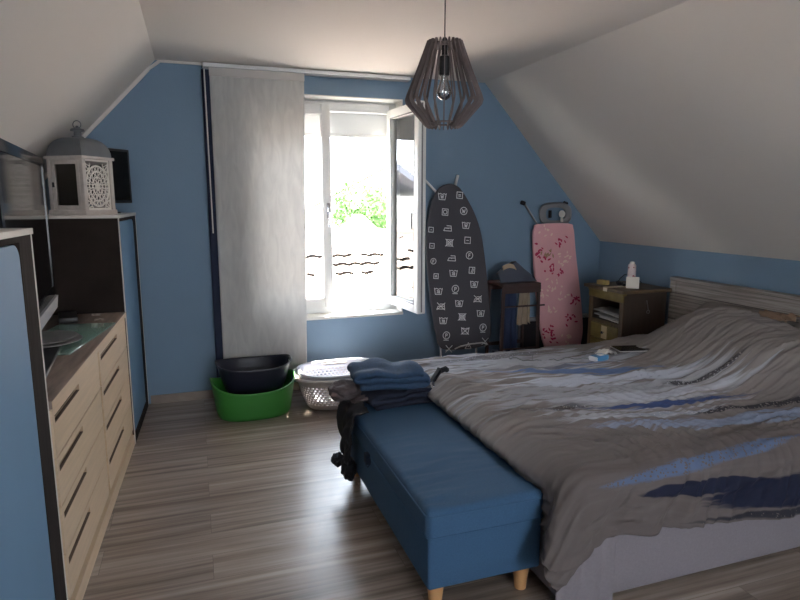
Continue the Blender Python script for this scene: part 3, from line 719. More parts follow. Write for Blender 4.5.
# duvet cover material: brush strokes painted in the cloth's own flat coordinates (metres)
def duvet_mat():
    m = bpy.data.materials.new('printed grey duvet cotton'); m.use_nodes = True
    nt = m.node_tree; N = nt.nodes; L = nt.links; b = N['Principled BSDF']
    b.inputs['Roughness'].default_value = .85; b.inputs['Specular IOR Level'].default_value = .25
    uv = N.new('ShaderNodeUVMap')
    # brushy warp
    mpw = N.new('ShaderNodeMapping'); mpw.inputs['Scale'].default_value = (1.6, 34, 1); L.new(uv.outputs[0], mpw.inputs[0])
    nw = N.new('ShaderNodeTexNoise'); nw.inputs['Scale'].default_value = 1; nw.inputs['Detail'].default_value = 5; L.new(mpw.outputs[0], nw.inputs['Vector'])
    sep = N.new('ShaderNodeSeparateXYZ'); L.new(uv.outputs[0], sep.inputs[0])
    spk = N.new('ShaderNodeTexVoronoi'); spk.inputs['Scale'].default_value = 75; L.new(uv.outputs[0], spk.inputs['Vector'])
    def math_(op, a, b_=None, c=None, clamp=False):
        n = N.new('ShaderNodeMath'); n.operation = op; n.use_clamp = clamp
        for i, x in enumerate((a, b_, c)):
            if x is None: continue
            if isinstance(x, (int, float)): n.inputs[i].default_value = x
            else: L.new(x, n.inputs[i])
        return n.outputs[0]
    U, V = sep.outputs['X'], sep.outputs['Y']
    base = N.new('ShaderNodeRGB'); base.outputs[0].default_value = lin(134, 128, 126)
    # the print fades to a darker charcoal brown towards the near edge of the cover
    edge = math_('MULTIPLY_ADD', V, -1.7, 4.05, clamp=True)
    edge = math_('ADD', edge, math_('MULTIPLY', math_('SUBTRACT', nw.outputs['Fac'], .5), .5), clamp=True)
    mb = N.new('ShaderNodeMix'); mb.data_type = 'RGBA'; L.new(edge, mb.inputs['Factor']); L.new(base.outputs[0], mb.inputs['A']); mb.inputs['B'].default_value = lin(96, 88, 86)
    cur = mb.outputs['Result']
    def stroke(u0, u1, v, w, col, k=1.0, warp=.7, slope=0, speck=0, ends=.3, rag=.5):
        """a horizontal brush stroke from u0 to u1, centred on v, half-width w"""
        nonlocal cur
        uc, hw = (u0 + u1) / 2, (u1 - u0) / 2
        du = math_('ABSOLUTE', math_('SUBTRACT', U, uc)); du = math_('DIVIDE', du, hw)
        vv = math_('SUBTRACT', V, math_('MULTIPLY_ADD', math_('SUBTRACT', U, uc), slope, v))
        dv = math_('DIVIDE', math_('ABSOLUTE', vv), w)
        r = math_('ADD', math_('POWER', du, 2.4), math_('POWER', dv, 1.6))
        r = math_('ADD', r, math_('MULTIPLY', math_('SUBTRACT', nw.outputs['Fac'], .5), warp * 4))
        f = math_('MULTIPLY', math_('SUBTRACT', 1.05, r), 1 / rag, clamp=True)
        if speck: f = math_('MULTIPLY', f, math_('GREATER_THAN', spk.outputs['Distance'], speck))
        f = math_('MULTIPLY', f, k)
        mx = N.new('ShaderNodeMix'); mx.data_type = 'RGBA'; L.new(f, mx.inputs['Factor']); L.new(cur, mx.inputs['A']); mx.inputs['B'].default_value = col
        cur = mx.outputs['Result']
    white = lin(190, 196, 208); blue = lin(84, 112, 158); navy = lin(24, 29, 50); pale = lin(140, 156, 184); grey = lin(98, 95, 96); blk = lin(40, 40, 48)
    stroke(1.2, 2.75, 3.40, .42, white, .62, warp=1.1, slope=-.1); stroke(1.3, 2.9, 2.62, .36, white, .45, warp=1.2, slope=-.1)
    stroke(1.5, 2.5, 3.66, .07, grey, .7, warp=.9, speck=.3); stroke(1.6, 2.7, 3.02, .06, blue, .85, slope=-.22, warp=.8); stroke(2.0, 2.6, 3.16, .04, blue, .5, warp=.9)
    stroke(1.5, 3.0, 2.82, .09, white, .85, slope=-.12, warp=.8); stroke(2.45, 3.05, 2.60, .03, blk, .8, speck=.36, slope=-.08); stroke(1.4, 2.4, 3.20, .04, grey, .6, warp=.9, slope=-.1)
    stroke(1.75, 2.8, 2.36, .045, lin(52, 74, 122), .95, slope=-.10, warp=.7); stroke(1.45, 1.95, 2.46, .03, blk, .6, speck=.3, slope=-.05)
    stroke(1.8, 3.0, 2.48, .07, white, .6, slope=-.10, warp=.9); stroke(1.85, 3.3, 2.17, .026, blk, .9, speck=.36, slope=-.16)
    stroke(1.7, 3.2, 2.05, .075, pale, .75, slope=-.16, warp=.8); stroke(1.5, 2.4, 2.26, .04, white, .55, warp=.9, slope=-.1)
    # near side drape: speckled pale blue streak rising to the right, navy blotches and a dark speckled hem
    stroke(1.42, 2.5, 1.79, .032, lin(86, 104, 136), .85, warp=.5, slope=.08, speck=.34); stroke(1.60, 2.35, 1.675, .034, navy, .97, warp=.25, slope=-.03, rag=.2)
    stroke(1.90, 3.8, 1.635, .075, navy, .97, warp=.25, slope=.03, rag=.2); stroke(1.8, 3.6, 1.535, .018, blk, .95, warp=.25, slope=.0, speck=.2)
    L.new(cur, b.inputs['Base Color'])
    wv = N.new('ShaderNodeTexNoise'); wv.inputs['Scale'].default_value = 45; wv.inputs['Detail'].default_value = 3; L.new(uv.outputs[0], wv.inputs['Vector'])
    bp = N.new('ShaderNodeBump'); bp.inputs['Strength'].default_value = .25; bp.inputs['Distance'].default_value = .004
    L.new(wv.outputs['Fac'], bp.inputs['Height']); L.new(bp.outputs[0], b.inputs['Normal'])
    return m
M_duvet = duvet_mat()
QX0, QX1, QY0, QY1 = 1.36, 3.52, 1.875, 3.77
R0 = .10; HANG = .36
def ridged(v): return (1 - abs(v)) ** 2
def duvet(a, b):
    """flat cloth coordinates (metres) -> draped position"""
    qx = max(QX0, a); qy = max(QY0, min(QY1, b))
    dx, dy = a - qx, b - qy
    l = math.hypot(dx, dy)
    # wrinkles
    ca, cb = a - 1.38, b - 1.88
    rho = math.hypot(ca * 1.0, cb)
    wx = .12 * nz(a * 1.5, b * 1.5, 3); wy = .05 * nz(a * 2, b * 2, 8)
    fan = math.exp(-(rho / .95) ** 2)
    ph = rho + wy * .6
    w1 = ridged(nz(ph * 17, math.atan2(cb, ca) * 1.1 + 5, 2)) - .6
    w2 = ridged(nz((a + wx) * 1.6, (b + wy + .10 * math.sin(a * 1.7)) * 17, 7)) - .6
    w5 = ridged(nz(a * 4 + 9, (b + wy) * 34, 40)) - .6
    w3 = nz((a + wx) * 4, b * 6, 11)
    w4 = ridged(nz(a * 3.5 + b * 2, b * 9 + wx * 8, 21)) - .6
    hgt = fan * w1 * .042 * (.5 + max(0, nz(a * 3.1, b * 3.1, 50) + .25) * 1.3) * sm(.10, .35, rho) + (1 - fan * .55) * (w2 * .038 * (.6 + nz(a * 1.7, b * 2.5, 60)) + w4 * .018 + w5 * .009) + w3 * .009
    # puffy duvet over the mattress
    puff = .022 * nz(a * 1.1, b * 1.3, 30)
    z = .575
    if l < 1e-9: nx = ny = 0
    else: nx, ny = dx / l, dy / l
    le = min(l, HANG + .06 * sm(HANG, HANG * 1.42, l)) * (.90 + .26 * sm(1.5, 2.6, a) if dy < 0 else 1)
    cw = (1 if dx < 0 and dy < 0 else 0) * math.sin(min(PI, 2 * math.atan2(-dx, -dy))) if dx < 0 and dy < 0 else 0
    le = le * (1 + .18 * cw)
    if le < R0 * PI / 2: ta = R0 * math.sin(le / R0); tb = R0 * (1 - math.cos(le / R0)); f = le / (R0 * PI / 2)
    else: ta = R0 + (.05 + .45 * cw) * (le - R0 * PI / 2); tb = R0 + le - R0 * PI / 2; f = 1
    # mounds over pillows
    if QY1 > 0:
        mx_ = sm(2.72, 3.36, a + .10 * nz(b * 2.2, 4) + .06 * math.sin(b * 3))
        my_ = sm(3.66, 3.18, b) * (1 - .0 * sm(2.2, 1.95, b))
        dip = 1 - .16 * sm(2.9, 2.55, b)
        mound = .27 * mx_ * my_ * dip * 1
        mound += .03 * sm(2.5, 2.9, a) * math.exp(-((b - 3.45) / .25) ** 2)
    # side folds on the hanging part
    fold = 0
    if l > 0:
        if nx == 0: t = a if dy < 0 else a + 9
        elif ny == 0: t = b + 20
        else: t = (1.36 - .25 * math.atan2(-dx, -dy)) if dy < 0 else 30 + math.atan2(dx, dy) * .4
        hang = sm(.10, .38, l)
        near = 1 if dy < 0 else .7
        cornerw = math.exp(-((a - 1.5) / .45) ** 2) * (1 if dy < 0 else .3)
        fold = hang * near * (.020 * math.sin(t * 24 + 1.2 * nz(t * 2, l * 2)) * (.35 + cornerw) + .030 * nz(t * 8, l * 2.5, 5))
    z += mound + puff - .065 * sm(3.0, 3.77, b) * (1 - .5 * sm(2.9, 3.3, a))
    zz = z - tb * (1 + (mound / .5 if f > 0 else 0))
    off = hgt * (1 - .2 * f) + fold
    X_, Y_, Z_ = qx + nx * ta + nx * f * off, qy + ny * ta + ny * f * off, zz + off * (1 - f)
    if dx < 0 and Y_ > 1.9: X_ -= .045 * math.exp(-((Z_ - .51) / .04) ** 2) * min(1, (Y_ - 1.9) * 6)
    if 1.935 < Y_ < 3.32 and Z_ < .462: X_ = max(X_, 1.284 + .004 * nz(a * 9, b * 9))     # pressed against the bench
    return Vector((X_, Y_, Z_))
def uvf(u, v): return (U0 + u * (U1 - U0), V0 + v * (V1 - V0))
U0, U1, V0, V1 = QX0 - HANG, QX1, QY0 - HANG, QY1 + .36
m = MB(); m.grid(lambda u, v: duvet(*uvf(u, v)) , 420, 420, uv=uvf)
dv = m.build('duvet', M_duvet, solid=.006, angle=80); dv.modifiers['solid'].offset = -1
tag(dv, 'rumpled grey duvet with white, blue and navy brush strokes covering the bed', 'duvet')

# pillows leaning on the headboard
def pillow(loc, rot, label, sx=.36, sy=.24, th=.075, seed=0, mt=M_pillow):
    m = MB()
    for sg in (1, -1):
        def fn(u, v, sg=sg):
            x, y = u * 2 - 1, v * 2 - 1
            t = max(0, (1 - x ** 4)) ** .5 * max(0, (1 - y ** 4)) ** .5
            px = x * (1 - .05 * (1 - abs(y)) ** 1); py = y * (1 - .05 * (1 - abs(x)))
            cr = .006 * nz(x * 4 + seed, y * 4) * t
            return (px * sx, py * sy, sg * th * t ** .7 + cr)
        m.grid(fn, 30, 24)
    bmesh.ops.remove_doubles(m.bm, verts=m.bm.verts, dist=.0005)
    o = m.build('pillow', mt, loc=loc, rot=rot, angle=70); return tag(o, label, 'pillow')
pillow((3.46, 3.17, .70), (0, math.radians(-30), math.radians(2)), 'taupe pillow against the headboard at its far end, corner poking out of the duvet', .26, .34, .07, 1)
pillow((3.47, 2.45, .70), (0, math.radians(-30), math.radians(-2)), 'taupe pillow against the headboard nearest the camera, mostly under the duvet', .25, .32, .07, 4)
# crumpled brown cloth on the near pillow
m = MB()
m.grid(lambda u, v: ((u - .5) * .12, (v - .5) * .26 + .02 * nz(u * 3, v * 3), .03 + .022 * nz(u * 5, v * 6, 3) + .02 * math.sin(u * 9 + v * 3) * .5), 18, 26)
o = m.build('cloth', mat('brown crumpled cloth', lin(132, 108, 88), .9), solid=.002, loc=(3.55, 2.84, .83), rot=(0, -.3, 0)); tag(o, 'crumpled brown cloth lying on the pillow by the headboard', 'cloth')

# things lying on the duvet
def on_duvet(a, b): return duvet(a, b)
p = on_duvet(2.78, 3.26)
m = MB(); m.box((-.12, -.075, 0), (.12, .075, .006), .003); tb = thing('tablet', 'thin tablet with dark screen and white edge lying on the duvet before the pillows', 'tablet', (p.x, p.y, p.z + .014), math.radians(-12))
m.build('casing', mat('white plastic', lin(215, 212, 208), .4), tb); m = MB(); m.box((-.117, -.072, .006), (.117, .072, .008)); m.build('screen', M_screen, tb, smooth=False)
p = on_duvet(2.47, 3.20)
m = MB(); m.box((-.06, -.035, 0), (.06, .035, .035), .010, 3); tp = thing('tissue_packet', 'small blue and white tissue packet lying on the duvet', 'tissue packet', (p.x, p.y, p.z + .004), math.radians(15))
m.build('packet_body', mat('blue foil wrap', lin(70, 130, 175), .35), tp); m = MB(); m.box((-.066, -.033, .002), (-.05, .033, .033), .006); m.box((-.01, -.02, .033), (.03, .015, .037), .001); m.build('white_label', mat('white paper', lin(220, 220, 220), .7), tp)
p = on_duvet(2.58, 3.27)
m = MB(); m.grid(lambda u, v: ((u - .5) * .12, (v - .5) * .09, .02 + .022 * nz(u * 5, v * 5, 2) + .012 * math.cos((u - .5) * 5)), 20, 16); o = m.build('tissue', mat('white tissue', lin(205, 203, 200), .9), solid=.001, loc=(p.x, p.y, p.z)); tag(o, 'crumpled white tissue on the duvet behind the blue packet', 'tissue')
def cable(name, pts2, r, mt, label, cat='cable'):
    P = []
    for i in range(len(pts2) - 1):
        p0 = pts2[max(i - 1, 0)]; p1 = pts2[i]; p2 = pts2[i + 1]; p3 = pts2[min(i + 2, len(pts2) - 1)]
        for k in range(8):
            t = k / 8
            q = [0.5 * ((2 * p1[c]) + (-p0[c] + p2[c]) * t + (2 * p0[c] - 5 * p1[c] + 4 * p2[c] - p3[c]) * t * t + (-p0[c] + 3 * p1[c] - 3 * p2[c] + p3[c]) * t ** 3) for c in (0, 1)]
            v = on_duvet(*q); P.append(v + Vector((0, 0, r + .012)))
    m = MB(); m.tube(P, r, 6); o = m.build(name, mt); tag(o, label, cat); return o
cable('charging_cable', [(2.42, 3.2), (2.25, 3.3), (2.12, 3.42), (2.18, 3.56), (2.05, 3.60), (1.98, 3.48), (2.10, 3.36)], .0035, M_gasket, 'thin grey cable coiled on the duvet left of the tissue packet')

# ------------------------------------------------------------------ ironing boards
def plane_board(name, label, origin, lean, outline, mats_, syms, parent_parts):
    pass
M_bk = mat('charcoal board cover', lin(72, 70, 76), .8, bump=.15, bscale=(250, 250, 250)); M_sym = mat('white print', lin(225, 225, 226), .8)
M_pinkc = mat('pink board cover', lin(224, 168, 172), .85, var=.04, vscale=(6, 6, 6)); M_red = mat('crimson leaf print', lin(185, 45, 85), .85); M_cream = mat('cream leaf print', lin(236, 205, 190), .85); M_olive = mat('olive leaf print', lin(165, 130, 100), .85)
M_tubew = mat('white enamel tube', lin(215, 215, 215), .35)
ib = thing('ironing_board', 'charcoal ironing board printed with white laundry symbols leaning against the blue wall', 'ironing board', (2.17, 4.80, .02))
ib.rotation_euler = (math.radians(-4), 0, 0)
# local coordinates: x across, z up; outline in room x,z taken relative to (2.14, .02)
ol = [(2.09, 1.745), (2.02, 1.725), (1.965, 1.67), (1.925, 1.58), (1.893, 1.46), (1.872, 1.30), (1.868, 1.10), (1.885, .85), (1.915, .60), (1.945, .42), (1.975, .325), (2.04, .285), (2.25, .275), (2.40, .29), (2.465, .34), (2.485, .43), (2.475, .62), (2.455, .85), (2.43, 1.08), (2.395, 1.30), (2.34, 1.47), (2.27, 1.60), (2.20, 1.70), (2.15, 1.735)]
def smooth_outline(ol, n=4):
    P = []
    N_ = len(ol)
    for i in range(N_):
        p0, p1, p2, p3 = ol[i - 1], ol[i], ol[(i + 1) % N_], ol[(i + 2) % N_]
        for k in range(n):
            t = k / n
            P.append(tuple(0.5 * ((2 * p1[c]) + (-p0[c] + p2[c]) * t + (2 * p0[c] - 5 * p1[c] + 4 * p2[c] - p3[c]) * t * t + (-p0[c] + 3 * p1[c] - 3 * p2[c] + p3[c]) * t ** 3) for c in (0, 1)))
    return P
def board_mesh(m, ol, th=.03):
    P = smooth_outline(ol); cx = sum(p[0] for p in P) / len(P); cz = sum(p[1] for p in P) / len(P)
    rings = []
    for s_, y in ((.97, 0), (.99, -.003), (1, -.010), (1, -th + .004), (.99, -th), ):
        rings.append([m.bm.verts.new((cx + (p[0] - cx) * s_, -th - y - 0, cz + (p[1] - cz) * (1 - (1 - s_) * .35))) for p in P])
    fs = []
    for a, b in zip(rings, rings[1:]):
        for k in range(len(P)): fs.append(m.bm.faces.new((a[k], a[(k + 1) % len(P)], b[(k + 1) % len(P)], b[k])))
    fs += [m.bm.faces.new(rings[0][::-1]), m.bm.faces.new(rings[-1])]
    for f in fs: f.material_index = 0
    return -th
OX, OZ = 2.14, .02
oll = [(x - OX, z - OZ) for x, z in ol]
m = MB(); yf = board_mesh(m, oll)
m.mi = 1
def ribbon(pts, w=.0028, closed=False):
    """flat printed line on the board face"""
    if closed: pts = pts + [pts[0]]
    for a, b in zip(pts, pts[1:]):
        d = Vector((b[0] - a[0], b[1] - a[1]));
        if d.length < 1e-6: continue
        n_ = Vector((-d.y, d.x)).normalized() * w; e_ = d.normalized() * w * .6
        q = [(a[0] - e_.x + n_.x, a[1] - e_.y + n_.y), (b[0] + e_.x + n_.x, b[1] + e_.y + n_.y), (b[0] + e_.x - n_.x, b[1] + e_.y - n_.y), (a[0] - e_.x - n_.x, a[1] - e_.y - n_.y)]
        f = m.bm.faces.new([m.bm.verts.new((x, yf - .0012, z)) for x, z in q]); f.material_index = 1
def circ(r, n=16, c=(0, 0)): return [(c[0] + r * math.cos(2 * PI * k / n), c[1] + r * math.sin(2 * PI * k / n)) for k in range(n)]
def glyph(ch, s=.012, c=(0, 0)):
    G = {'P': [[(-.5, -1), (-.5, 1), (.4, 1), (.6, .5), (.4, 0), (-.5, 0)]], 'F': [[(-.5, -1), (-.5, 1), (.6, 1)], [(-.5, .1), (.4, .1)]], 'W': [[(-.9, 1), (-.45, -1), (0, .6), (.45, -1), (.9, 1)]],
         'R': [[(-.5, -1), (-.5, 1), (.4, 1), (.6, .5), (.4, 0), (-.5, 0), (.6, -1)]], '-': [[(-.7, 0), (.7, 0)]], '=': [[(-.7, .4), (.7, .4)], [(-.7, -.4), (.7, -.4)]], '.': [[(-.15, -.1), (.15, -.1), (.15, .15), (-.15, .15)]],
         '30': [[(-1, .8), (-.3, .8), (-.6, .1), (-.3, -.5), (-1, -.8)], [(.3, .8), (.9, .8), (.9, -.8), (.3, -.8), (.3, .8)]], 'hand': [[(-.9, -.3), (-.2, .5), (.5, .2), (.9, -.4)]], 'o': [circ(.8, 12)]}
    return [[(c[0] + x * s, c[1] + y * s) for x, y in l] for l in G[ch]]
def symbol(kind, inner, x, z, rot=-.08, s=.030):
    Ls = []
    if kind == 'tub':
        Ls.append([(-1.1, .8), (-.8, -.8), (.8, -.8), (1.1, .8)]); Ls.append([(-1.0, .55), (-.5, .75), (0, .5), (.5, .75), (1.0, .55)])
    elif kind == 'sq': Ls.append([(-.8, -.8), (.8, -.8), (.8, .8), (-.8, .8), (-.8, -.8)])
    elif kind == 'circle': Ls.append(circ(.95, 18) + [circ(.95, 18)[0]])
    elif kind == 'iron': Ls += [[(-1.1, -.7), (1.1, -.7), (.9, .6), (-.3, .6)], [(-1.1, -.7), (-.8, 0), (.95, .05)]]
    elif kind == 'tri': Ls.append([(-.9, -.7), (.9, -.7), (0, .9), (-.9, -.7)])
    elif kind == 'x': Ls += [[(-.9, -.9), (.9, .9)], [(-.9, .9), (.9, -.9)]]
    for c in inner:
        if c == 'X': Ls += [[(-1.1, -.9), (1.1, .9)], [(-1.1, .9), (1.1, -.9)]]
        elif c == 'c': Ls.append(circ(.5, 12) + [circ(.5, 12)[0]])
        elif c == '_': Ls.append([(-.7, -1.25), (.7, -1.25)])
        elif c == '3': Ls += glyph('30', .4, (0, -.15))
        elif c == '/': Ls += [[(-.2, -.6), (.2, .6)], [(.2, -.6), (.5, .4)]]
        else: Ls += glyph(c, .45, (0, -.05))
    ca, sa = math.cos(rot), math.sin(rot)
    for l in Ls: ribbon([(x + s * (px * ca - pz * sa), z + s * (px * sa + pz * ca)) for px, pz in l], .0031)
# symbol grid: pixel places read off the photograph, turned here into board metres by the wall scale
rows = [[('tub', 'W', 78, 80), ('sq', '=', 137, 76)], [('sq', 'c', 87, 129), ('circle', 'W', 150, 126)], [('sq', '.', 35, 184), ('iron', '-', 95, 180), ('tub', 'W', 157, 172)],
        [('sq', '-', 37, 235), ('sq', 'Xc', 100, 227), ('sq', '-', 162, 220)], [('circle', 'F', 41, 284), ('iron', '.', 107, 276), ('circle', 'F', 168, 269)], [('sq', '=', 49, 332), ('tub', '3', 112, 325), ('sq', '/', 176, 318)],
        [('tub', '3', 60, 381), ('circle', 'P_', 118, 376), ('tub', '3', 183, 364)], [('iron', 'X', 68, 430), ('tub', '3', 130, 424), ('iron', 'X', 195, 413)], [('tub', '3', 75, 477), ('sq', 'cX', 140, 469), ('tub', '3', 205, 461)],
        [('circle', 'P_', 85, 526), ('tub', 'X', 150, 516), ('circle', 'P_', 213, 509)], [('x', '', 93, 571), ('tri', '.', 160, 567), ('x', '', 220, 556)]]
for r in rows:
    for k_, inn, px, py in r:
        X_ = 1.855 + (px - 20) * .00282 ; Z_ = 1.80 - (py - 20) * .002735
        s_ = .034
        cx_ = X_ - OX + .0
        if px < 55: s_ = .026; cx_ += .012
        symbol(k_, inn, cx_, Z_ - OZ, s=s_)
m.build('cover', [M_bk, M_sym], ib, smooth=False)
m = MB()
for (a, b) in (((2.06, 1.60), (1.855, 1.80)), ((2.12, 1.60), (2.19, 1.825))):
    m.tube([(a[0] - OX, .012, .25), (a[0] - OX, .012, a[1] - OZ), (b[0] - OX, .012, b[1] - OZ)], .012, 10)
m.tube([(2.0 - OX, .014, .3), (2.0 - OX, .014, .02)], .010, 8); m.tube([(2.35 - OX, .014, .3), (2.35 - OX, .014, .02)], .010, 8); m.tube([(1.97 - OX, .014, .01), (2.38 - OX, .014, .01)], .010, 8)
m.build('leg_frame', M_tubew, ib)
m = MB(); P = [(2.10 + .30 * (1 - abs(k / 10 - 1) ** 1.0) * 0 - OX, 0, 0) for k in range(2)]
m.tube([(2.12 - OX, -.02, .265), (2.14 - OX, -.10, .30), (2.22 - OX, -.14, .322), (2.34 - OX, -.14, .325), (2.40 - OX, -.10, .30), (2.42 - OX, -.02, .265)], .006, 8); m.build('iron_rest', M_tubew, ib)

ip = thing('ironing_board', 'pink ironing board with crimson flower print and grey iron rest leaning in the corner', 'ironing board', (3.255, 4.86, .02))
ip.rotation_euler = (math.radians(-3), 0, 0)
ol2 = [(3.00, 1.385), (2.955, 1.345), (2.94, 1.27), (2.955, 1.0), (2.99, .68), (3.03, .40), (3.09, .20), (3.20, .08), (3.33, .06), (3.45, .14), (3.50, .30), (3.495, .50), (3.455, .80), (3.41, 1.10), (3.39, 1.27), (3.375, 1.345), (3.33, 1.385)]
OX, OZ = 3.22, .02
m = MB(); yf = board_mesh(m, [(x - OX, z - OZ) for x, z in ol2])
def leaf(x, z, a, l, w, mi):
    pts = [(-l, 0), (-l * .4, w), (l * .3, w * .9), (l, 0), (l * .3, -w * .9), (-l * .4, -w)]
    ca, sa = math.cos(a), math.sin(a)
    f = m.bm.faces.new([m.bm.verts.new((x + px * ca - pz * sa, yf - .0012 - .0003 * mi, z + px * sa + pz * ca)) for px, pz in pts]); f.material_index = mi
rnd = random.Random(4)
for (px, py, mi, n_, sp) in ((300, 185, 1, 9, 22), (215, 220, 1, 9, 22), (245, 235, 3, 12, 22), (235, 250, 1, 8, 20), (258, 290, 1, 9, 20), (295, 305, 1, 6, 16), (350, 410, 1, 12, 24), (330, 480, 1, 10, 24), (250, 520, 1, 12, 24), (268, 548, 1, 10, 20), (245, 150, 2, 7, 18), (305, 265, 2, 8, 22), (325, 255, 2, 7, 20), (280, 350, 2, 10, 26), (238, 388, 2, 7, 18), (262, 440, 2, 9, 18), (330, 550, 2, 9, 18), (310, 400, 2, 6, 20)):
    for k in range(n_):
        x = 2.94 + (px + rnd.gauss(0, sp * .5) - 197) * .00295; z = 1.385 - (py + rnd.gauss(0, sp * .5) - 127) * .00258
        x = max(2.97 + .1 * max(0, (1.0 - z)), min(3.38 + .1 * max(0, 1.3 - z), x))
        leaf(x - OX, z - OZ, rnd.uniform(0, PI), rnd.uniform(.013, .024), rnd.uniform(.006, .010), mi)
m.build('cover', [M_pinkc, M_red, M_cream, M_olive], ip, smooth=False)
# grey iron rest plate at the top
m = MB()
def ovalring(rx, rz, cx, cz, inner, y0, y1, n=40):
    rings = []
    for (r1, r2, y) in ((rx, rz, y0), (inner[0], inner[1], y0), (inner[0], inner[1], y1), (rx, rz, y1)):
        rings.append([m.bm.verts.new((cx + supr(2 * PI * k / n, r1, r2, 3)[0], y, cz + supr(2 * PI * k / n, r1, r2, 3)[1])) for k in range(n)])
    for a in range(4):
        A, Bq = rings[a], rings[(a + 1) % 4]
        for k in range(n): m.bm.faces.new((A[k], A[(k + 1) % n], Bq[(k + 1) % n], Bq[k]))
ovalring(.165, .098, 3.185 - OX, 1.475 - OZ, (.105, .060), -.02, -.008)
m.tube([(3.185 - OX + supr(2 * PI * k / 30, .168, .10, 3)[0], -.014, 1.475 - OZ + supr(2 * PI * k / 30, .168, .10, 3)[1]) for k in range(30)], .009, 8, closed=True)
m.build('iron_rest', M_metalg, ip)
m = MB(); m.tube([(3.10 - OX, .012, .2), (3.05 - OX, .012, 1.3), (2.855 - OX, .012, 1.572)], .010, 10); m.tube([(3.30 - OX, .012, .2), (3.30 - OX, .012, 1.3), (3.30 - OX, -.0, 1.565)], .010, 10); m.build('leg_frame', M_metalg, ip)
for x, z in ((2.845, 1.585), (3.302, 1.578)):
    m = MB(); m.tube([(x - .012 - OX, .008, z - OZ), (x + .022 - OX, .008, z - OZ - .01)], .019, 12); m.build('foot_cap', M_rubber, ip)
m = MB(); m.lathe([(.0, 0), (.034, 0), (.034, .006), (0, .006)], (0, 0, 0), 14, M=rotm((3.25 - OX, -.02, 1.475 - OZ), rx=PI / 2)); m.box((3.235 - OX, -.026, 1.40 - OZ), (3.262 - OX, -.02, 1.44 - OZ)); m.build('plug_holder', M_whitel, ip)
m = MB(); m.box((3.11 - OX, -.022, 1.44 - OZ), (3.14 - OX, -.01, 1.51 - OZ), .003); m.build('clip', M_rubber, ip)

# ------------------------------------------------------------------ clothes valet with garments
M_dkw = mat('dark reddish wood', lin(62, 44, 42), .5, var=.15, vscale=(10, 10, 40))
vs = thing('clothes_stand', 'dark wooden clothes stand with slatted rails between the two ironing boards', 'clothes stand', (2.685, 4.72, 0)); vs.scale = (.8, 1, 1)
m = MB(); m.box((-.235, -.15, .86), (.235, .15, .885), .004); m.box((-.235, -.15, .80), (.235, -.135, .862)); m.box((-.235, .135, .80), (.235, .15, .862)); m.build('top_tray', M_dkw, vs)
for sx in (-1, 1):
    for sy in (-1, 1):
        m = MB(); m.prism([(sx * .215 - .014, .86), (sx * .215 + .014, .86), (sx * .235 + .013, 0), (sx * .235 - .013, 0)], .026, 'Y', sy * .135 - .013); m.build('leg', M_dkw, vs, smooth=False)
for z in (.30, .68):
    m = MB(); m.tube([(-.22, -.135, z), (.235 if z < .5 else .30, -.135, z)], .008, 8); m.build('rail', M_dkw, vs)
m = MB(); m.box((-.22, .12, .28), (.22, .14, .31)); m.build('rail', M_dkw, vs)
# hanger and draped jacket on the top
hg = thing('coat_hanger', 'black coat hanger standing on the dark clothes stand, draped with grey cloth', 'coat hanger', (2.675, 4.69, .886)); hg.scale = (.86, 1, 1)
m = MB()
m.tube([(-.21, 0, .075), (-.12, 0, .13), (-.04, 0, .168), (.0, 0, .172), (.05, 0, .13), (.13, 0, .07), (.23, 0, .022)], [.008, .011, .014, .014, .013, .011, .009], 8); m.build('hanger_arm', M_black, hg)
m = MB(); m.grid(lambda u, v: (-.21 + u * .42, -.014 - .06 * v, (.012 + (.07 + .09 * u / .5 if u < .5 else .16 - .14 * (u - .5) / .5)) * (1 - v) + .008 + .004 * nz(u * 6, v * 4)), 26, 12); m.build('draped_cloth', mat('grey blue cloth', lin(72, 78, 92), .9), hg, solid=.004)
m = MB(); m.grid(lambda u, v: (-.16 + u * .15, -.02 - .02 * v, .145 - .035 * v + .02 * math.sin(u * PI)), 10, 6); m.build('cloth_patch', mat('beige cloth', lin(176, 156, 132), .9), hg, solid=.004)
def hanging(name, label, x0, x1, z1, z0, y, mt, seed, cat='clothes'):
    m = MB()
    m.grid(lambda u, v: (x0 + u * (x1 - x0) + .012 * nz(v * 3, u * 2, seed) + (u - .5) * .03 * (1 - v), y + .014 * math.sin(u * 14 + seed) * (1.2 - v) + .008 * nz(u * 5, v * 5, seed), z0 + v * (z1 - z0) + .04 * nz(u * 3, seed) * (1 - v)), 24, 24)
    o = m.build(name, mt, solid=.004); return tag(o, label, cat)
hanging('trousers', 'dark blue trousers hanging inside the clothes stand', 2.535, 2.68, .80, .27, 4.665, mat('dark denim', lin(44, 56, 84), .9, bump=.2, bscale=(200, 200, 200)), 3)
hanging('shirt', 'beige shirt sleeve hanging at the right inside the clothes stand', 2.715, 2.815, .79, .50, 4.66, mat('beige cotton', lin(150, 134, 116), .9), 8)
sb = thing('storage_box', 'blue grey lidded storage box on the floor beneath the clothes stand', 'box', (2.685, 4.70, 0)); sb.scale = (.78, 1, 1)
m = MB(); m.box((-.19, -.11, 0), (.19, .11, .22), .008); m.build('box_body', mat('slate blue plastic', lin(62, 74, 102), .5), sb); m = MB(); m.box((-.20, -.12, .22), (.20, .12, .245), .006); m.build('lid', bpy.data.materials['slate blue plastic'], sb)
cr_ = thing('storage_crate', 'dark crate with grey metal rim standing behind the pink ironing board', 'crate', (3.25, 4.944, 0))
m = MB(); m.box((-.34, -.028, 0), (.40, .028, .46), .006); m.build('crate_body', mat('dark grey fabric', lin(38, 36, 40), .9), cr_)
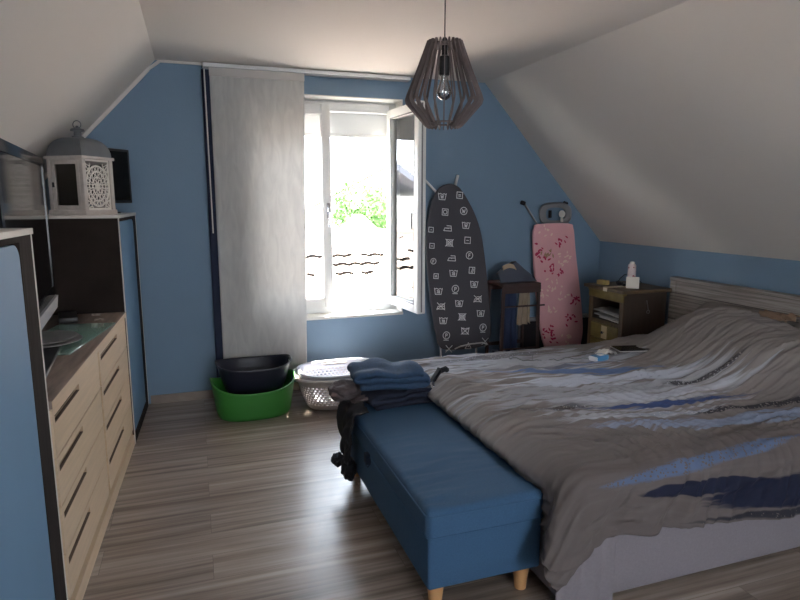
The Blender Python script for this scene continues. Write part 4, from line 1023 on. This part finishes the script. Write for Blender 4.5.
m = MB(); m.box((-.345, -.03, .46), (.405, .03, .49), .004); m.box((-.36, -.03, 0), (-.34, .03, .49), .004); m.build('rim', M_metalg, cr_)

# ------------------------------------------------------------------ nightstand
M_ns = mat('stained brown wood', lin(84, 66, 46), .5, var=.2, vscale=(6, 30, 6), bump=.08, bscale=(10, 60, 10))
M_nsd = mat('dark brown wood side', lin(64, 52, 44), .5, var=.2, vscale=(20, 4, 5))
M_nsy = mat('mustard green wood', lin(110, 92, 42), .5, var=.15, vscale=(6, 20, 20))
ns = thing('nightstand', 'brown wooden nightstand with open shelf and mustard drawers in the corner beyond the bed', 'nightstand', (3.22, 3.90, 0))
Dn, Wn = .42, .44
m = MB(); m.box((0, 0, 0), (Dn, .02, .86)); m.box((0, Wn - .02, 0), (Dn, Wn, .86)); m.box((Dn - .01, .02, 0), (Dn, Wn - .02, .86)); m.box((.01, .02, .58), (Dn - .01, Wn - .02, .60)); m.box((.01, .02, .78), (Dn - .01, Wn - .02, .80)); m.box((.02, .02, .03), (Dn - .01, Wn - .02, .05))
m.build('carcass', M_nsd, ns, smooth=False)
m = MB(); m.box((-.006, 0, 0), (.006, .045, .86), .002); m.box((-.006, Wn - .045, 0), (.006, Wn, .86), .002); m.box((-.004, .045, .575), (.006, Wn - .045, .605)); m.build('front_frame', M_ns, ns)
m = MB(); m.box((-.014, .0, .79), (.008, Wn, .855), .004); m.box((-.02, -.004, .845), (.02, Wn + .004, .865), .004); m.build('frieze', M_nsy, ns)
m = MB(); m.box((-.045, -.035, .865), (Dn + .02, Wn + .035, .893), .006, 3); m.build('nightstand_top', M_ns, ns)
for k in range(4):
    z1 = .572 - k * .135; z0 = z1 - .128
    m = MB(); m.box((-.012, .048, z0), (.02, Wn - .048, z1), .004); d = m.build('drawer', M_nsy if k < 2 else M_ns, ns)
    m = MB(); m.box((-.015, Wn / 2 - .045, z0 + .01), (-.012, Wn / 2 + .025, z1 - .01)); m.build('label_plate', mat('cream paper', lin(190, 170, 140), .8), d, smooth=False)
    m = MB(); m.lathe([(.006, 0), (.006, .012), (.013, .018), (.010, .026), (0, .027)], seg=14, M=rotm((-.014, Wn / 2 - .01, (z0 + z1) / 2), ry=-PI / 2)); m.build('knob', M_chrome, d)
m = MB(); m.tube([(.22, -.004, .80), (.24, -.004, .72)], .003, 6); m.tube([(.24 + .014 * math.cos(k * PI / 6), -.004, .706 + .014 * math.sin(k * PI / 6)) for k in range(12)], .0025, 5, closed=True); m.build('side_handle', M_metalg, ns)
# stack of papers on the open shelf
for k in range(4):
    m = MB(); m.grid(lambda u, v: (u * .21, v * .29, .012 * sm(.6, 1, v) * (k % 2) + .004 * nz(u * 3, v * 3, k)), 8, 8)
    o = m.build('magazine', [mat('white paper', lin(200, 198, 192), .6), mat('grey cover', lin(150, 148, 146), .5)][k % 2], solid=.010, loc=(3.235 + .01 * k, 3.97 + .012 * (k % 3), .612 + k * .020), rot=(0, 0, (-.1, .08, -.16, .22)[k]))
    tag(o, ['bottom magazine of the pile on the open nightstand shelf', 'second magazine from the bottom on the nightstand shelf', 'third magazine from the bottom on the nightstand shelf', 'top magazine of the pile on the nightstand shelf, skewed to one side'][k], 'magazine', 'magazines on the nightstand shelf')
# things on its top
ZT2 = .894
bo = thing('spray_bottle', 'slim white bottle with pink flower print standing on the nightstand', 'bottle', (3.47, 4.13, ZT2))
m = MB(); m.lathe([(0, 0), (.030, 0), (.033, .004), (.033, .165), (.028, .178), (0, .18)], seg=24)
m.mi = 1
rnd = random.Random(9)
for k in range(26):
    a = rnd.uniform(0, 2 * PI); z = rnd.uniform(.015, .16); s = rnd.uniform(.005, .010)
    c = Vector((.0335 * math.cos(a), .0335 * math.sin(a), z)); t = Vector((-math.sin(a), math.cos(a), 0)); up = Vector((0, 0, 1))
    f = m.bm.faces.new([m.bm.verts.new(c + t * s * math.cos(q * PI / 3) + up * s * math.sin(q * PI / 3)) for q in range(6)]); f.material_index = 1
m.build('bottle_body', [mat('white glazed can', lin(205, 186, 184), .4), mat('rose print', lin(150, 70, 80), .5)], bo, recalc=False)
m = MB(); m.lathe([(0, .18), (.02, .18), (.02, .195), (.012, .199), (0, .20)], seg=18); m.build('cap', M_whitel, bo)
m = MB(); m.box((-.004, -.05, 0), (.004, .05, .095), .002); o = m.build('photo_card', mat('cream card', lin(214, 208, 196), .6), loc=(3.33, 3.945, ZT2 + .003), rot=(0, math.radians(14), math.radians(52))); tag(o, 'square cream card propped upright on the near corner of the nightstand', 'card')
m = MB(); m.box((-.03, -.045, 0), (.03, .045, .038), .003); o = m.build('small_box', mat('mustard cardboard', lin(150, 128, 78), .7), loc=(3.27, 4.24, ZT2), rot=(0, 0, .2)); tag(o, 'small mustard cardboard box on the far corner of the nightstand', 'box')
gl = thing('eyeglasses', 'folded black eyeglasses lying on the nightstand between the box and the card', 'eyeglasses', (3.33, 4.08, ZT2 + .004))
for sy in (-1, 1):
    m = MB(); m.tube([(.0, sy * .034 + .026 * math.cos(k * PI / 8), .022 + .018 * math.sin(k * PI / 8)) for k in range(16)], .003, 6, closed=True); m.build('rim', M_black, gl)
m = MB(); m.tube([(0, -.010, .028), (0, .010, .028)], .003, 6); m.tube([(0, .062, .03), (.05, .07, .014), (.07, -.05, .006)], .003, 6); m.tube([(0, -.062, .03), (.04, -.07, .012), (.06, .05, .003)], .003, 6); m.build('temples', M_black, gl)
m = MB(); m.box((-.022, -.075, 0), (.022, .075, .018), .006, 3); o = m.build('remote_control', M_black, loc=(3.40, 4.12, ZT2), rot=(0, 0, .1)); tag(o, 'black remote control lying on the nightstand behind the eyeglasses', 'remote control')
m = MB(); m.tube([(3.40, 4.22, ZT2 + .004), (3.42, 4.21, ZT2 + .05), (3.45, 4.19, ZT2 + .085), (3.50, 4.15, ZT2 + .09), (3.56, 4.16, ZT2 + .05), (3.62, 4.18, ZT2 + .006)], .0028, 6); o = m.build('cable', M_black); tag(o, 'thin black cable looping up behind the remote control on the nightstand', 'cable')
m = MB()
def pap(u, v):
    x = .14 - v * .22
    if x > -.047 - 0: return (x, (u - .5) * .075, .002 + .0015 * nz(u * 4, v * 4))
    return (-.051, (u - .5) * .05, .002 - (-.047 - x))
m.grid(lambda u, v: pap(u, v), 8, 40); o = m.build('paper_slip', mat('cream slip', lin(205, 190, 168), .8), solid=.0012, loc=(3.222, 4.08, ZT2)); tag(o, 'cream paper slip hanging over the front edge of the nightstand top', 'paper')

# ------------------------------------------------------------------ clothes heaped on the bench
M_jeans = mat('blue denim', lin(46, 70, 98), .9, var=.15, vscale=(60, 60, 60), bump=.4, bscale=(350, 350, 350))
M_dknavy = mat('dark navy knit', lin(24, 30, 48), .9, var=.1, vscale=(40, 40, 40), bump=.4, bscale=(250, 250, 250))
M_hood = mat('brown grey jersey', lin(84, 74, 76), .9, bump=.3, bscale=(200, 200, 200))
M_sock = mat('black knit', lin(26, 26, 32), .9, bump=.3, bscale=(200, 200, 200))
def folded(name, label, loc, size, mt, layers, seed, rz=0, cat='clothes', sag=.0):
    """folded garment: an S-shaped profile (layers folded at alternating ends) swept across"""
    L_, Wd, Hh = size
    m = MB(); lt = Hh / layers; r = lt / 2
    prof = []   # centre line in (x, z)
    for k in range(layers):
        z = lt * (k + .5); x0, x1 = -L_ / 2 + r, L_ / 2 - r
        xs = [x0 + (x1 - x0) * i / 14 for i in range(15)]
        if k % 2: xs = xs[::-1]
        prof += [(x, z) for x in xs]
        if k < layers - 1:
            sg = 1 if k % 2 == 0 else -1; xe = x1 if k % 2 == 0 else x0
            prof += [(xe + sg * r * math.sin(q * PI / 5), z + r - r * math.cos(q * PI / 5)) for q in range(1, 5)]
    n = len(prof)
    def fn(u, v):
        i = min(n - 1, round(v * (n - 1))); x, z = prof[i]; y = (u - .5) * Wd
        edge = abs(u - .5) * 2
        yy = y * (1 - .04 * nz(x * 6, z * 30, seed))
        dz = .020 * nz(x * 7, y * 9, seed + z * 3) + .010 * nz(x * 20, y * 6, seed) - sag * (abs(x) / (L_ / 2)) ** 3 * z / Hh
        return (x + .022 * nz(y * 8, z * 14, seed + 3), yy + .02 * nz(x * 6, z * 10, seed + 9), max(.003, z + 2.1 * dz * (z / Hh) - .016 * edge ** 5))
    m.grid(fn, 30, n)
    o = m.build(name, mt, loc=loc, rot=(0, 0, rz), angle=80)
    md = o.modifiers.new('s', 'SOLIDIFY'); md.thickness = lt * .82; md.offset = 0
    md = o.modifiers.new('sub', 'SUBSURF'); md.levels = 1; md.render_levels = 1
    return tag(o, label, cat)
ZB = .462
folded('sweater', 'folded dark navy sweater on the bench beneath the blue jeans', (1.06, 3.17, ZB + .004), (.42, .26, .10), M_dknavy, 3, 3, rz=math.radians(8), sag=.012)
folded('jeans', 'folded blue jeans on top of the clothes heap at the far end of the bench', (1.01, 3.19, ZB + .105), (.41, .28, .115), M_jeans, 3, 7, rz=math.radians(-6), sag=.02)
# jersey draped over the left edge of the bench
def drape(name, label, x_edge, y0, y1, top_len, hang, z_top, mt, seed, amp=.02, cat='clothes', taper=0):
    m = MB()
    def fn(u, v):
        l = v * (top_len + hang) - top_len; y = y0 + u * (y1 - y0); yc = (y0 + y1) / 2
        y = yc + (y - yc) * (1 - taper * max(0, l) / max(hang, .01))
        r = .035; w = amp * nz(y * 14, l * 6, seed) + amp * .6 * nz(y * 30, l * 10, seed + 2)
        hem = 0 if l < 0 else .05 * nz(u * 3, seed, 1)
        if l < 0: return (x_edge - l, y + .02 * nz(l * 5, y * 5, seed), z_top + .015 + abs(w) * 1.2 + amp * .6)
        if l < r * PI / 2: return (x_edge - (r + w) * math.sin(l / r), y, z_top + .015 + amp * .6 - r + (r + abs(w) * math.cos(l / r)) * math.cos(l / r))
        return (x_edge - r - abs(w) * 1.0 - .004, y + .3 * w, z_top - r - (l - r * PI / 2) * (1 + hem))
    m.grid(fn, 40, 50)
    o = m.build(name, mt, solid=.006, angle=80); return tag(o, label, cat)
drape('hoodie', 'crumpled brown-grey hoodie slumped over the left edge of the bench', .80, 3.05, 3.31, .16, .13, .465, M_hood, 4, .045)
drape('leggings', 'black leggings hanging down the side of the bench below the hoodie', .768, 2.90, 3.19, .05, .27, .452, M_sock, 9, .040, taper=.35)
def lump(name, label, loc, r, mt, seed, cat):
    m = MB(); n1, n2 = 56, 36
    def fn(u, v):
        a, b = u * 2 * PI, (v - .5) * PI
        d = Vector((math.cos(a) * math.cos(b), math.sin(a) * math.cos(b), math.sin(b)))
        k = 1 + .28 * noise.noise(d * 2.2 + Vector((seed, 0, 0))) + .14 * ridged(noise.noise(d * 4 + Vector((0, seed, 0))))
        return Vector((d.x * r[0], d.y * r[1], d.z * r[2])) * k
    m.grid(fn, n1, n2, wrap_u=True); o = m.build(name, mt, loc=loc, angle=80)
    md = o.modifiers.new('sub', 'SUBSURF'); md.levels = 1; md.render_levels = 1
    return tag(o, label, cat)
lump('scarf', 'bunched brown-grey scarf end poking out at the far left of the bench', (.77, 3.24, .52), (.085, .10, .05), M_hood, 2, 'scarf')
lump('sock', 'balled black sock dangling lowest beside the bench leg', (.735, 3.04, .14), (.04, .05, .06), M_sock, 5, 'sock')
lump('sock', 'balled black sock dangling left of the lowest one beside the bench', (.695, 3.11, .17), (.035, .038, .035), M_sock, 8, 'sock')
# belt with buckles at the right of the heap
bl = thing('belt', 'black strap with shiny buckles standing up between the clothes heap and the duvet', 'belt', (1.285, 3.12, .46))
m = MB(); m.grid(lambda u, v: (.0 + .012 * nz(v * 3, 1) + .045 * v ** 2 - .02, (u - .5) * .05 + .03 * math.sin(v * 3), .0 + v * .175), 4, 24); m.build('strap', M_sock, bl, solid=.012)
m = MB(); m.tube([(.02, -.02, .17), (.05, -.02, .178), (.065, .0, .165)], .016, 8); m.build('strap_end', M_sock, bl)
for (dy, dz) in ((-.03, .085), (-.06, .01)):
    m = MB(); m.tube([(-.03, dy - .014, dz), (-.03, dy + .014, dz), (-.03, dy + .014, dz + .024), (-.03, dy - .014, dz + .024)], .003, 6, closed=True); m.tube([(-.03, dy, dz), (-.03, dy, dz + .024)], .0022, 5); m.build('buckle', M_chrome, bl)
